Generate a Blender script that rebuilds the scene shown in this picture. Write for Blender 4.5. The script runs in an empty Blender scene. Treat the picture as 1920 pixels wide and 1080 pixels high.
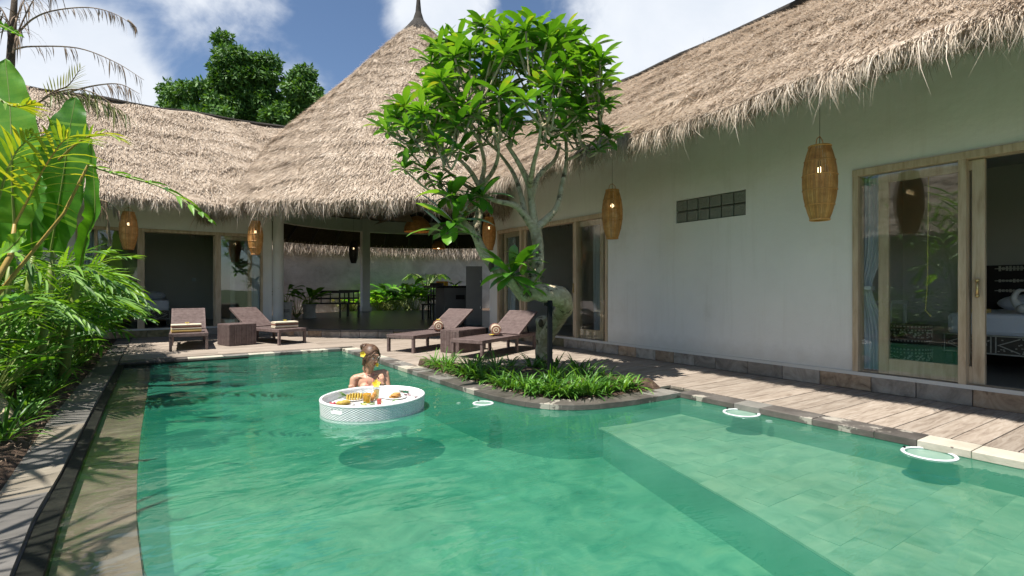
import bpy, bmesh, math, random
import numpy as np
from mathutils import Vector, Matrix, noise
from math import sin, cos, pi, radians as R, sqrt, atan2
random.seed(7); np.random.seed(7)
sc = bpy.context.scene
COL = sc.collection
# ------------------------------------------------------------------ camera
FPX = 985.0; YAW = atan2(660, 985); CS, CC = sin(YAW), cos(YAW)
cam = bpy.data.cameras.new('camera'); co = bpy.data.objects.new('camera', cam); COL.objects.link(co)
co.location = (0, 0, 1); co.rotation_euler = (R(90), 0, -YAW)
cam.sensor_width = 36; cam.lens = FPX/1920*36; cam.clip_start = .05; cam.clip_end = 2000
sc.camera = co
def W(px, py, d):                       # measured picture point at distance d from the camera plane -> world point
    l = (px-960)*d/FPX
    return Vector((d*CS+l*CC, d*CC-l*CS, 1-(py-540)*d/FPX))
def G(px, py, z=0.0):                   # the same on the level z
    return W(px, py, FPX*(1-z)/(py-540))
# ------------------------------------------------------------------ light
SUN_EL, SUN_AZ = R(66.5), R(13)          # shadows fall towards +X, a little +Y
sd = Vector((cos(SUN_AZ)*cos(SUN_EL), sin(SUN_AZ)*cos(SUN_EL), -sin(SUN_EL)))
sl = bpy.data.lights.new('sun', 'SUN'); sl.energy = 3.05; sl.angle = R(.53); sl.color = (1, .955, .88)
so = bpy.data.objects.new('sun', sl); COL.objects.link(so); so.location = (-6, -3, 14)
so.rotation_euler = sd.to_track_quat('-Z', 'Y').to_euler()
wd = bpy.data.worlds.new('World'); sc.world = wd; wd.use_nodes = True
nt = wd.node_tree; nt.nodes.clear()
def N(t, **k):
    n = nt.nodes.new(t)
    for a, b in k.items(): setattr(n, a, b)
    return n
def Lk(a, b): nt.links.new(a, b)
wo = N('ShaderNodeOutputWorld'); bg = N('ShaderNodeBackground'); bg.inputs[1].default_value = .15
sky = N('ShaderNodeTexSky', sky_type='NISHITA'); sky.sun_disc = False; sky.sun_elevation = SUN_EL
sky.sun_rotation = atan2(-sd.x, -sd.y); sky.dust_density = .25; sky.ozone_density = 2.2; sky.air_density = .9
hs = N('ShaderNodeHueSaturation'); hs.inputs['Saturation'].default_value = 1.02; hs.inputs['Value'].default_value = .33
Lk(sky.outputs[0], hs.inputs['Color'])
tc = N('ShaderNodeTexCoord')
def cloud(scale, stretch, detail, rough, off, dist):
    mp = N('ShaderNodeMapping'); mp.inputs['Scale'].default_value = stretch; mp.inputs['Location'].default_value = off
    mp.inputs['Rotation'].default_value = (0, 0, .9)
    nz = N('ShaderNodeTexNoise'); nz.inputs['Scale'].default_value = scale; nz.inputs['Detail'].default_value = detail
    nz.inputs['Roughness'].default_value = rough; nz.inputs['Distortion'].default_value = dist
    Lk(tc.outputs['Generated'], mp.inputs[0]); Lk(mp.outputs[0], nz.inputs['Vector']); return nz.outputs['Fac']
def M2(op, a, b, clamp=False):
    m = N('ShaderNodeMath', operation=op); m.use_clamp = clamp
    for i, v in enumerate((a, b)):
        if isinstance(v, (int, float)): m.inputs[i].default_value = v
        else: Lk(v, m.inputs[i])
    return m.outputs[0]
base = cloud(3.4, (1, 1, 1.15), 10, .55, (3.1, 1.7, .4), .25)
wisp = cloud(5.2, (.85, 1.25, 1.3), 9, .60, (8.3, 2.2, 4.4), .5)
dens = M2('ADD', M2('MULTIPLY', base, .62), M2('MULTIPLY', wisp, .40))
for px, py, rad, wt in [(60, 135, .12, .34), (135, 150, .10, .30), (1350, 50, .30, .26), (1200, 90, .16, .10), (815, 25, .09, .28), (230, 90, .16, .13),
                        (560, 70, .25, .08), (370, 130, .10, -.10), (120, 20, .12, -.16), (1010, 30, .12, -.12), (690, 60, .07, -.06), (440, 90, .12, .03)]:
    d = (W(px, py, 1)-Vector((0, 0, 1))).normalized()
    vm = N('ShaderNodeVectorMath', operation='DISTANCE'); Lk(tc.outputs['Generated'], vm.inputs[0]); vm.inputs[1].default_value = d
    mr = N('ShaderNodeMapRange', interpolation_type='SMOOTHSTEP'); Lk(vm.outputs['Value'], mr.inputs[0])
    mr.inputs[1].default_value = 0; mr.inputs[2].default_value = rad*1.5; mr.inputs[3].default_value = wt; mr.inputs[4].default_value = 0
    dens = M2('ADD', dens, mr.outputs[0])
cr = N('ShaderNodeMapRange', interpolation_type='SMOOTHSTEP'); Lk(dens, cr.inputs[0])
cr.inputs[1].default_value = .515; cr.inputs[2].default_value = .70; cr.inputs[3].default_value = 0; cr.inputs[4].default_value = .95
shd = N('ShaderNodeMix', data_type='RGBA'); Lk(wisp, shd.inputs[0])
shd.inputs[6].default_value = (1.75, 1.95, 2.25, 1); shd.inputs[7].default_value = (2.7, 2.75, 2.82, 1)
mx = N('ShaderNodeMix', data_type='RGBA'); Lk(cr.outputs[0], mx.inputs[0]); Lk(hs.outputs[0], mx.inputs[6]); Lk(shd.outputs[2], mx.inputs[7])
Lk(mx.outputs[2], bg.inputs[0]); Lk(bg.outputs[0], wo.inputs[0])
vs = sc.view_settings; vs.view_transform = 'Standard'; vs.look = 'None'; vs.exposure = 1.42; vs.gamma = 1; vs.use_curve_mapping = False
# cap light paths so that leaves and water stay quick
sc.cycles.max_bounces = 8; sc.cycles.transparent_max_bounces = 12; sc.cycles.caustics_reflective = False; sc.cycles.caustics_refractive = False
sc.cycles.use_denoising = True; sc.cycles.sample_clamp_indirect = 6
# ------------------------------------------------------------------ materials
MATS = {}
def newmat(name):
    m = bpy.data.materials.new(name); m.use_nodes = True; m.node_tree.nodes.clear(); MATS[name] = m; return m
class NB:
    def __init__(s, m): s.t = m.node_tree; s.m = m
    def n(s, t, **k):
        x = s.t.nodes.new(t)
        for a, b in k.items(): setattr(x, a, b)
        return x
    def l(s, a, b): s.t.links.new(a, b)
    def val(s, sock, v):
        if isinstance(v, (int, float, tuple)): sock.default_value = v
        else: s.l(v, sock)
    def math(s, op, a, b, clamp=False):
        m = s.n('ShaderNodeMath', operation=op); m.use_clamp = clamp; s.val(m.inputs[0], a); s.val(m.inputs[1], b); return m.outputs[0]
    def noise(s, vec, scale, detail=5, rough=.6, dist=0):
        n = s.n('ShaderNodeTexNoise'); s.l(vec, n.inputs['Vector']); n.inputs['Scale'].default_value = scale
        n.inputs['Detail'].default_value = detail; n.inputs['Roughness'].default_value = rough; n.inputs['Distortion'].default_value = dist
        return n.outputs['Fac']
    def ramp(s, fac, stops):
        r = s.n('ShaderNodeValToRGB'); s.l(fac, r.inputs[0]); e = r.color_ramp.elements
        while len(e) < len(stops): e.new(.5)
        for i, (p, c) in enumerate(stops): e[i].position = p; e[i].color = (*c, 1)
        return r.outputs[0]
    def pos(s, stretch=(1, 1, 1), rnd=True, local=False):
        if local: v = s.n('ShaderNodeTexCoord').outputs['Object']
        else: v = s.n('ShaderNodeNewGeometry').outputs['Position']
        mp = s.n('ShaderNodeMapping'); s.l(v, mp.inputs[0]); mp.inputs['Scale'].default_value = stretch
        o = mp.outputs[0]
        if rnd:
            oi = s.n('ShaderNodeObjectInfo'); a = s.n('ShaderNodeVectorMath', operation='MULTIPLY_ADD')
            s.l(oi.outputs['Random'], a.inputs[0]); a.inputs[1].default_value = (17, 31, 11); s.l(o, a.inputs[2]); o = a.outputs[0]
        return o
    def out(s, sh): o = s.n('ShaderNodeOutputMaterial'); s.l(sh, o.inputs[0])
    def tint(s):                        # per-piece variation: the face attribute plus the object's own random number
        a = s.n('ShaderNodeAttribute', attribute_name='tint'); oi = s.n('ShaderNodeObjectInfo')
        return s.math('FRACT', s.math('ADD', a.outputs['Fac'], oi.outputs['Random']), 0)
def pmat(name, cols, scale=4, detail=6, stretch=(1, 1, 1), rough=.7, bump=.3, bscale=None, var=.0, spec=.4, coat=0, metal=0, bstretch=None, dirt=None, dist=0, local=False, trans=0, bdist=.01):
    m = newmat(name); b = NB(m); v = b.pos(stretch, local=local)
    f = b.noise(v, scale, detail, .62, dist)
    n = len(cols); c = b.ramp(f, [(.28+.44*i/(max(n-1, 1)), cc) for i, cc in enumerate(cols)])
    if dirt:
        f2 = b.noise(b.pos((1, 1, 1), local=local), dirt[1], 5, .65)
        mr = b.n('ShaderNodeMapRange'); b.l(f2, mr.inputs[0]); mr.inputs[1].default_value = dirt[2]; mr.inputs[2].default_value = dirt[2]+dirt[3]
        mm = b.n('ShaderNodeMix', data_type='RGBA'); b.l(mr.outputs[0], mm.inputs[0]); b.l(c, mm.inputs[6]); mm.inputs[7].default_value = (*dirt[0], 1); c = mm.outputs[2]
    if var:
        h = b.n('ShaderNodeHueSaturation'); b.l(c, h.inputs['Color'])
        t = b.tint(); mr = b.n('ShaderNodeMapRange'); b.l(t, mr.inputs[0]); mr.inputs[3].default_value = 1-var; mr.inputs[4].default_value = 1+var
        b.l(mr.outputs[0], h.inputs['Value']); c = h.outputs[0]
    p = b.n('ShaderNodeBsdfPrincipled'); b.l(c, p.inputs['Base Color']); p.inputs['Roughness'].default_value = rough
    p.inputs['Specular IOR Level'].default_value = spec; p.inputs['Metallic'].default_value = metal; p.inputs['Coat Weight'].default_value = coat
    p.inputs['Transmission Weight'].default_value = trans
    if bump:
        bf = b.noise(b.pos(bstretch or stretch, local=local), bscale or scale*4, 6, .65)
        bn = b.n('ShaderNodeBump'); b.l(bf, bn.inputs['Height']); bn.inputs['Strength'].default_value = bump; bn.inputs['Distance'].default_value = bdist
        b.l(bn.outputs[0], p.inputs['Normal'])
    b.out(p.outputs[0]); return m
def leafmat(name, dark, mid, light, gloss=.35, trans=.3, edge=None):
    m = newmat(name); b = NB(m)
    f = b.math('ADD', b.math('MULTIPLY', b.noise(b.pos(), 9, 4), .45), b.math('MULTIPLY', b.tint(), .62))
    st = [(.18, dark), (.5, mid), (.82, light)]
    if edge: st.append((.93, edge))
    c = b.ramp(f, st)
    p = b.n('ShaderNodeBsdfPrincipled'); b.l(c, p.inputs['Base Color']); p.inputs['Roughness'].default_value = gloss; p.inputs['Specular IOR Level'].default_value = .45
    bn = b.n('ShaderNodeBump'); b.l(b.noise(b.pos((1, 1, 1)), 40, 3), bn.inputs['Height']); bn.inputs['Strength'].default_value = .15; bn.inputs['Distance'].default_value = .004
    b.l(bn.outputs[0], p.inputs['Normal'])
    tr = b.n('ShaderNodeBsdfTranslucent'); g = b.n('ShaderNodeMix', data_type='RGBA', blend_type='MULTIPLY'); g.inputs[0].default_value = 1
    b.l(c, g.inputs[6]); g.inputs[7].default_value = (1.9, 1.7, .5, 1); b.l(g.outputs[2], tr.inputs[0])
    ms = b.n('ShaderNodeMixShader'); ms.inputs[0].default_value = trans; b.l(p.outputs[0], ms.inputs[1]); b.l(tr.outputs[0], ms.inputs[2])
    b.out(ms.outputs[0]); return m
def thatchmat(name, cols, mul=1.0):
    m = newmat(name); b = NB(m)
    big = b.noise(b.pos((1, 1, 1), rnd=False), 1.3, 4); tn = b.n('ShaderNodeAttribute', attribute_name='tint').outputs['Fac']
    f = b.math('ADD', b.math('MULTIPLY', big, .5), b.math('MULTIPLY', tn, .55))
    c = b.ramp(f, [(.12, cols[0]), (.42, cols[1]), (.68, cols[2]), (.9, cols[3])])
    p = b.n('ShaderNodeBsdfPrincipled'); b.l(c, p.inputs['Base Color']); p.inputs['Roughness'].default_value = .75; p.inputs['Specular IOR Level'].default_value = .25
    tr = b.n('ShaderNodeBsdfTranslucent'); b.l(c, tr.inputs[0])
    ms = b.n('ShaderNodeMixShader'); ms.inputs[0].default_value = .24; b.l(p.outputs[0], ms.inputs[1]); b.l(tr.outputs[0], ms.inputs[2])
    b.out(ms.outputs[0]); return m
def emis(name, col, s):
    m = newmat(name); b = NB(m); e = b.n('ShaderNodeEmission'); e.inputs[0].default_value = (*col, 1); e.inputs[1].default_value = s; b.out(e.outputs[0]); return m
def glassmat(name, ior, tint, rough=0):
    m = newmat(name); b = NB(m); fr = b.n('ShaderNodeFresnel'); fr.inputs[0].default_value = ior
    g = b.n('ShaderNodeBsdfGlossy'); g.inputs['Roughness'].default_value = rough; t = b.n('ShaderNodeBsdfTransparent'); t.inputs[0].default_value = (*tint, 1)
    bn = b.n('ShaderNodeBump'); b.l(b.noise(b.pos(rnd=False), 1.2, 2), bn.inputs['Height']); bn.inputs['Strength'].default_value = .05; bn.inputs['Distance'].default_value = .02
    b.l(bn.outputs[0], g.inputs['Normal'])
    gg = b.n('ShaderNodeNewGeometry'); fo = b.math('MULTIPLY', fr.outputs[0], b.math('SUBTRACT', 1.0, gg.outputs['Backfacing']))
    ms = b.n('ShaderNodeMixShader'); b.l(fo, ms.inputs[0]); b.l(t.outputs[0], ms.inputs[1]); b.l(g.outputs[0], ms.inputs[2]); b.out(ms.outputs[0]); return m
pmat('plaster', [(.75, .73, .685), (.79, .775, .73), (.82, .805, .76)], 1.3, 9, rough=.85, bump=.45, bscale=14, spec=.2, bdist=.008, dirt=((.64, .61, .54), .9, .55, .3))
_m = MATS['plaster']; b = NB(_m); p = [n for n in _m.node_tree.nodes if n.type == 'BSDF_PRINCIPLED'][0]; src = p.inputs['Base Color'].links[0].from_socket
st_ = b.noise(b.pos((9, 9, .5), rnd=False), 1.0, 6, .7); mr = b.n('ShaderNodeMapRange'); b.l(st_, mr.inputs[0]); mr.inputs[1].default_value = .52; mr.inputs[2].default_value = .75; mr.inputs[4].default_value = .20
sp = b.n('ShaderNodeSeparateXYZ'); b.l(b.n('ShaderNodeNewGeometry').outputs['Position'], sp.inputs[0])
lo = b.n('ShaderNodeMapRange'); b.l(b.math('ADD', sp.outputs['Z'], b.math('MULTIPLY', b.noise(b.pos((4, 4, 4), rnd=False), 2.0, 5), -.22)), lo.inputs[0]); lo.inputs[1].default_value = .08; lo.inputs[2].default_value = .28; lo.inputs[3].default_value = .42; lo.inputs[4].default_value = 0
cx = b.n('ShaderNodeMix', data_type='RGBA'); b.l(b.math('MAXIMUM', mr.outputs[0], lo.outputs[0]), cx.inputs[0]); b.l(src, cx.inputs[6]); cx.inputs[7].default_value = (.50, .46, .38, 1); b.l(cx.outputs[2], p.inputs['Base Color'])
pmat('plaster_dark', [(.20, .20, .18), (.26, .26, .24)], 1.5, 5, rough=.9, bump=.2, bscale=18)
pmat('room_paint', [(.52, .50, .43), (.57, .55, .48)], 1.5, 5, rough=.9, bump=.1, bscale=18)
pmat('room_ceiling', [(.42, .42, .40), (.46, .46, .44)], 2, rough=.9, bump=.1)
pmat('cement', [(.34, .30, .25), (.46, .42, .355), (.56, .52, .45)], 1.6, 8, rough=.95, bump=.8, bscale=7, bstretch=(1, 1, 1.5), bdist=.03, dist=.6)
pmat('plank', [(.17, .13, .10), (.31, .255, .205), (.40, .345, .29)], 3.4, 8, stretch=(1, 9, 1), rough=.75, bump=.7, bscale=6, bstretch=(1.5, 22, 1), var=.14, bdist=.006, dist=.8)
pmat('coping_dark', [(.055, .048, .043), (.10, .088, .078), (.15, .135, .12)], 4, 7, rough=.45, bump=.4, bscale=30, var=.12, dirt=((.36, .33, .28), 3.0, .60, .03))
pmat('coping_grey', [(.13, .12, .11), (.20, .19, .17), (.27, .25, .22)], 4, 7, rough=.6, bump=.4, bscale=30, var=.12, dirt=((.08, .07, .06), 2.4, .56, .03))
pmat('coping_cream', [(.36, .32, .25), (.46, .42, .34), (.54, .50, .42)], 4, 7, rough=.7, bump=.4, bscale=30, var=.06, dirt=((.15, .12, .10), 4.5, .60, .015))
pmat('plinth_grey', [(.20, .165, .13), (.38, .325, .265), (.52, .45, .37)], 5, 9, rough=.8, bump=.8, bscale=14, var=.25, dist=1.2, bdist=.02)
pmat('plinth_brown', [(.17, .11, .07), (.40, .28, .18), (.54, .41, .29)], 5, 9, rough=.8, bump=.8, bscale=14, var=.2, dist=1.6, bdist=.02)
pmat('plinth_moss', [(.11, .095, .055), (.24, .20, .10), (.34, .29, .18)], 5, 9, rough=.8, bump=.8, bscale=14, var=.2, dist=1.2, bdist=.02)
pmat('path_grey', [(.07, .066, .06), (.12, .112, .102), (.17, .16, .148)], 2.5, 8, stretch=(1, 2.5, 1), rough=.65, bump=.35, bscale=14, var=.16)
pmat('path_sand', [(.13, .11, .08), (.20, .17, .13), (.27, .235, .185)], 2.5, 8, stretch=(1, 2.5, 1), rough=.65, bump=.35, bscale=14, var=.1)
pmat('shelf_stone', [(.06, .048, .036), (.12, .095, .07), (.18, .15, .115)], 3, 8, rough=.35, bump=.4, bscale=20, var=.16, dirt=((.10, .11, .06), 5, .56, .2))
pmat('black_stone', [(.006, .006, .005), (.012, .013, .010), (.024, .024, .018)], 8, 6, rough=.6, bump=.5, bscale=30, spec=.15)
pmat('pool_tile', [(.05, .13, .085), (.14, .245, .165), (.26, .35, .24), (.40, .42, .27)], 3.5, 9, rough=.6, bump=.2, var=.05, dist=1.0, dirt=((.26, .23, .11), 1.6, .64, .14))
pmat('ledge_tile', [(.17, .22, .14), (.28, .34, .235), (.40, .43, .30), (.52, .51, .36)], 3.0, 9, rough=.6, bump=.2, var=.08, dist=1.2, dirt=((.30, .27, .14), 1.8, .62, .14))
pmat('pool_wall', [(.08, .17, .12), (.13, .24, .165), (.19, .30, .21)], 3, 8, rough=.6, bump=.3, bscale=12, dist=.4)
pmat('soil', [(.035, .022, .015), (.08, .05, .032), (.15, .10, .065)], 14, 9, rough=.95, bump=1, bscale=40, bdist=.03)
pmat('ground', [(.05, .07, .03), (.08, .10, .045)], 3, 6, rough=.95, bump=.5)
pmat('floor_stone', [(.05, .048, .044), (.085, .08, .074)], 2, 6, rough=.28, bump=.1, var=.1, spec=.5)
pmat('teak', [(.38, .27, .165), (.54, .42, .285), (.64, .53, .38)], 3, 8, stretch=(7, 7, .9), rough=.6, bump=.4, bscale=8, var=.06, dist=.5, bdist=.004)
pmat('dark_wood', [(.012, .009, .007), (.03, .022, .016)], 4, 6, stretch=(1, 1, .3), rough=.45, bump=.2)
pmat('wicker', [(.095, .066, .062), (.15, .108, .10), (.185, .14, .13)], 18, 4, rough=.5, bump=.5, bscale=120, var=.12, bdist=.003)
pmat('white_wicker', [(.66, .66, .66), (.80, .80, .80)], 20, 4, rough=.5, bump=.3, bscale=90, bdist=.002)
pmat('rattan', [(.34, .14, .035), (.52, .25, .07), (.62, .34, .12)], 14, 5, rough=.55, bump=.3, bscale=60, var=.2)
pmat('fabric_white', [(.74, .76, .82), (.80, .82, .86)], 3, 4, rough=.9, bump=.5, bscale=9, bdist=.02)
pmat('curtain', [(.62, .68, .74), (.72, .77, .82)], 3, 4, stretch=(6, 6, .5), rough=.9, bump=.2)
pmat('towel_cream', [(.58, .50, .36), (.68, .60, .46)], 20, 4, rough=.95, bump=.8, bscale=160, bdist=.004)
pmat('towel_brown', [(.22, .09, .06), (.30, .14, .10)], 20, 4, rough=.95, bump=.8, bscale=160, bdist=.004)
pmat('towel_yellow', [(.68, .46, .14), (.75, .55, .22)], 20, 4, rough=.95, bump=.8, bscale=160, bdist=.004)
pmat('bark', [(.26, .21, .12), (.48, .41, .27), (.66, .59, .43)], 9, 8, rough=.85, bump=1, bscale=30, dist=.9, bdist=.02, dirt=((.10, .08, .05), 9, .54, .10))
pmat('bark_dark', [(.05, .035, .025), (.12, .09, .06)], 9, 8, rough=.9, bump=.8, bscale=30)
pmat('steel_black', [(.006, .007, .009), (.010, .011, .013)], 6, 3, rough=.7, bump=.1, spec=.1)
pmat('stem_green', [(.16, .22, .05), (.28, .32, .09)], 6, 4, rough=.5, bump=.2)
pmat('stem_yellow', [(.34, .24, .05), (.46, .30, .08)], 6, 4, rough=.5, bump=.2)
pmat('dry_palm', [(.13, .085, .055), (.24, .17, .115), (.33, .26, .18)], 12, 5, rough=.85, bump=.3, var=.25)
pmat('skin', [(.50, .27, .18), (.58, .33, .225)], 12, 4, rough=.45, bump=.1, bscale=120, spec=.4, bdist=.001, local=True)
pmat('lip', [(.42, .10, .08), (.48, .13, .10)], 12, 3, rough=.35, bump=0)
pmat('hair', [(.04, .02, .012), (.11, .06, .036), (.20, .12, .07)], 22, 6, stretch=(1, 1, 5), rough=.4, bump=.6, bscale=70, bdist=.004)
pmat('bikini', [(.66, .22, .16), (.72, .28, .21)], 12, 4, rough=.8, bump=.3, bscale=90, bdist=.002)
pmat('petal', [(.75, .50, .02), (.80, .66, .10)], 14, 3, rough=.6, bump=0)
pmat('petal_pale', [(.80, .66, .20), (.85, .78, .50)], 14, 3, rough=.6, bump=0)
pmat('ceramic', [(.66, .65, .62), (.74, .73, .70)], 6, 3, rough=.3, bump=.05)
pmat('pot_white', [(.42, .40, .37), (.56, .54, .50)], 14, 4, rough=.75, bump=.4)
pmat('inlay', [(.05, .04, .03), (.09, .075, .05)], 14, 4, rough=.5, bump=.2)
pmat('inlay_white', [(.40, .38, .30), (.60, .57, .47)], 30, 5, rough=.5, bump=.3)
pmat('pancake', [(.42, .18, .04), (.62, .34, .10)], 30, 4, rough=.6, bump=.3)
pmat('pineapple', [(.20, .13, .02), (.50, .34, .05), (.62, .45, .10)], 30, 4, rough=.5, bump=.6, var=.25)
pmat('berry', [(.30, .015, .03), (.42, .03, .05)], 20, 3, rough=.3, bump=0)
pmat('berry_dark', [(.06, .008, .02), (.12, .02, .04)], 20, 3, rough=.3, bump=0)
pmat('juice_orange', [(.80, .32, .01), (.85, .42, .02)], 5, 3, rough=.15, bump=0, coat=.5)
pmat('juice_red', [(.62, .05, .035), (.70, .09, .06)], 5, 3, rough=.15, bump=0, coat=.5)
pmat('juice_pale', [(.76, .50, .14), (.82, .60, .22)], 5, 3, rough=.15, bump=0, coat=.5)
pmat('appliance', [(.10, .10, .10), (.125, .125, .122)], 3, 3, rough=.4, bump=.05)
pmat('black_top', [(.01, .01, .01), (.02, .02, .02)], 3, 3, rough=.25, bump=.05)
pmat('art_orange', [(.75, .42, .03), (.80, .20, .03)], 9, 2, rough=.6, bump=.1)
pmat('roof_tile', [(.32, .11, .075), (.44, .18, .12)], 8, 5, rough=.75, bump=.5, var=.2)
pmat('ridge_binding', [(.02, .018, .015), (.05, .042, .035)], 14, 5, rough=.9, bump=.8)
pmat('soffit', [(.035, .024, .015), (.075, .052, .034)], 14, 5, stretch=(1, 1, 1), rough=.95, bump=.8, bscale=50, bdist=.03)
pmat('thatch_under', [(.16, .12, .085), (.30, .24, .18)], 20, 6, rough=.95, bump=1, bscale=60, bdist=.03)
pmat('white_plastic', [(.55, .60, .59), (.62, .67, .66)], 6, 3, rough=.4, bump=.05)
pmat('lens_grey', [(.16, .28, .22), (.24, .36, .29)], 6, 3, rough=.3, bump=.05)
pmat('gold_cord', [(.55, .42, .10), (.66, .54, .20)], 20, 3, rough=.6, bump=.3)
pmat('brass', [(.50, .38, .16), (.55, .42, .20)], 8, 3, rough=.35, bump=.05, metal=.8)
leafmat('leaf_frangi', (.035, .115, .010), (.085, .24, .020), (.18, .38, .045), .30, .28, edge=(.42, .36, .04))
leafmat('leaf_banana', (.045, .16, .018), (.10, .29, .03), (.20, .40, .05), .38, .42)
leafmat('leaf_palm', (.035, .105, .012), (.09, .23, .025), (.20, .38, .05), .48, .33)
leafmat('leaf_yellow', (.10, .20, .02), (.22, .34, .035), (.42, .42, .05), .42, .3)
leafmat('leaf_dark', (.02, .065, .010), (.055, .15, .02), (.12, .26, .04), .48, .25)
leafmat('leaf_grass', (.025, .09, .012), (.07, .20, .025), (.16, .34, .05), .46, .3)
leafmat('leaf_tree', (.018, .06, .010), (.05, .14, .02), (.12, .25, .04), .62, .2)
leafmat('leaf_olive', (.07, .09, .03), (.15, .18, .05), (.25, .26, .09), .5, .25)
TH = [(.18, .13, .09), (.49, .395, .30), (.69, .59, .48), (.82, .74, .635)]
thatchmat('thatch', TH)
thatchmat('thatch_brown', [(.13, .085, .055), (.28, .205, .14), (.44, .35, .255), (.58, .49, .38)])
emis('bulb_glow', (1, .72, .38), 3.5)
glassmat('door_glass', 2.0, (.95, .97, .96))
glassmat('cup_glass', 1.35, (.95, .97, .97))
# glass block
m = newmat('glass_block'); b = NB(m); p = b.n('ShaderNodeBsdfPrincipled'); p.inputs['Base Color'].default_value = (.19, .20, .165, 1); p.inputs['Roughness'].default_value = .12
p.inputs['Specular IOR Level'].default_value = .7
bn = b.n('ShaderNodeBump'); b.l(b.noise(b.pos((1, 1, 1)), 22, 3, .6, 1.5), bn.inputs['Height']); bn.inputs['Strength'].default_value = .9; bn.inputs['Distance'].default_value = .02
b.l(bn.outputs[0], p.inputs['Normal']); b.out(p.outputs[0])
# water: fresnel
def watermat(name, milky, vcol, vden):
  # fresnel reflection over slightly milky green water that absorbs with depth
  m = newmat(name); b = NB(m)
  fr = b.n('ShaderNodeFresnel'); fr.inputs[0].default_value = 1.48
  v = b.pos((1, 1, 1), rnd=False)
  mpn = b.n('ShaderNodeMapping'); b.l(v, mpn.inputs[0]); mpn.inputs['Rotation'].default_value = (0, 0, YAW); mpn.inputs['Scale'].default_value = (.7, 1.5, 1)
  h1 = b.noise(mpn.outputs[0], 2.6, 3, .5, .5); h2 = b.noise(mpn.outputs[0], 9, 2, .5, .6)
  hh = b.math('ADD', h1, b.math('MULTIPLY', h2, .16))
  bn = b.n('ShaderNodeBump'); b.l(hh, bn.inputs['Height']); bn.inputs['Strength'].default_value = 1; bn.inputs['Distance'].default_value = .013
  b.l(bn.outputs[0], fr.inputs['Normal'])
  g = b.n('ShaderNodeBsdfGlossy'); g.inputs['Roughness'].default_value = .0; g.inputs[0].default_value = (.86, .97, .92, 1); b.l(bn.outputs[0], g.inputs['Normal'])
  t0_ = b.n('ShaderNodeBsdfTransparent'); df_ = b.n('ShaderNodeBsdfDiffuse'); b.l(b.ramp(b.noise(b.pos((1, 1, 1), rnd=False), 1.1, 5, .6, .8), [(.3, (.012, .19, .115)), (.7, (.06, .31, .205))]), df_.inputs[0]); t = b.n('ShaderNodeMixShader'); t.inputs[0].default_value = milky; b.l(t0_.outputs[0], t.inputs[1]); b.l(df_.outputs[0], t.inputs[2])
  gg = b.n('ShaderNodeNewGeometry'); fo = b.math('MULTIPLY', fr.outputs[0], b.math('SUBTRACT', 1.0, gg.outputs['Backfacing']))
  ms = b.n('ShaderNodeMixShader'); b.l(fo, ms.inputs[0]); b.l(t.outputs[0], ms.inputs[1]); b.l(g.outputs[0], ms.inputs[2])
  va = b.n('ShaderNodeVolumeAbsorption'); va.inputs['Color'].default_value = vcol; va.inputs['Density'].default_value = vden
  o = b.n('ShaderNodeOutputMaterial'); b.l(ms.outputs[0], o.inputs[0]); b.l(va.outputs[0], o.inputs[1])
watermat('water', .42, (.14, .80, .60, 1), .75)
watermat('water_shallow', .03, (.45, .62, .42, 1), .5)
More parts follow.
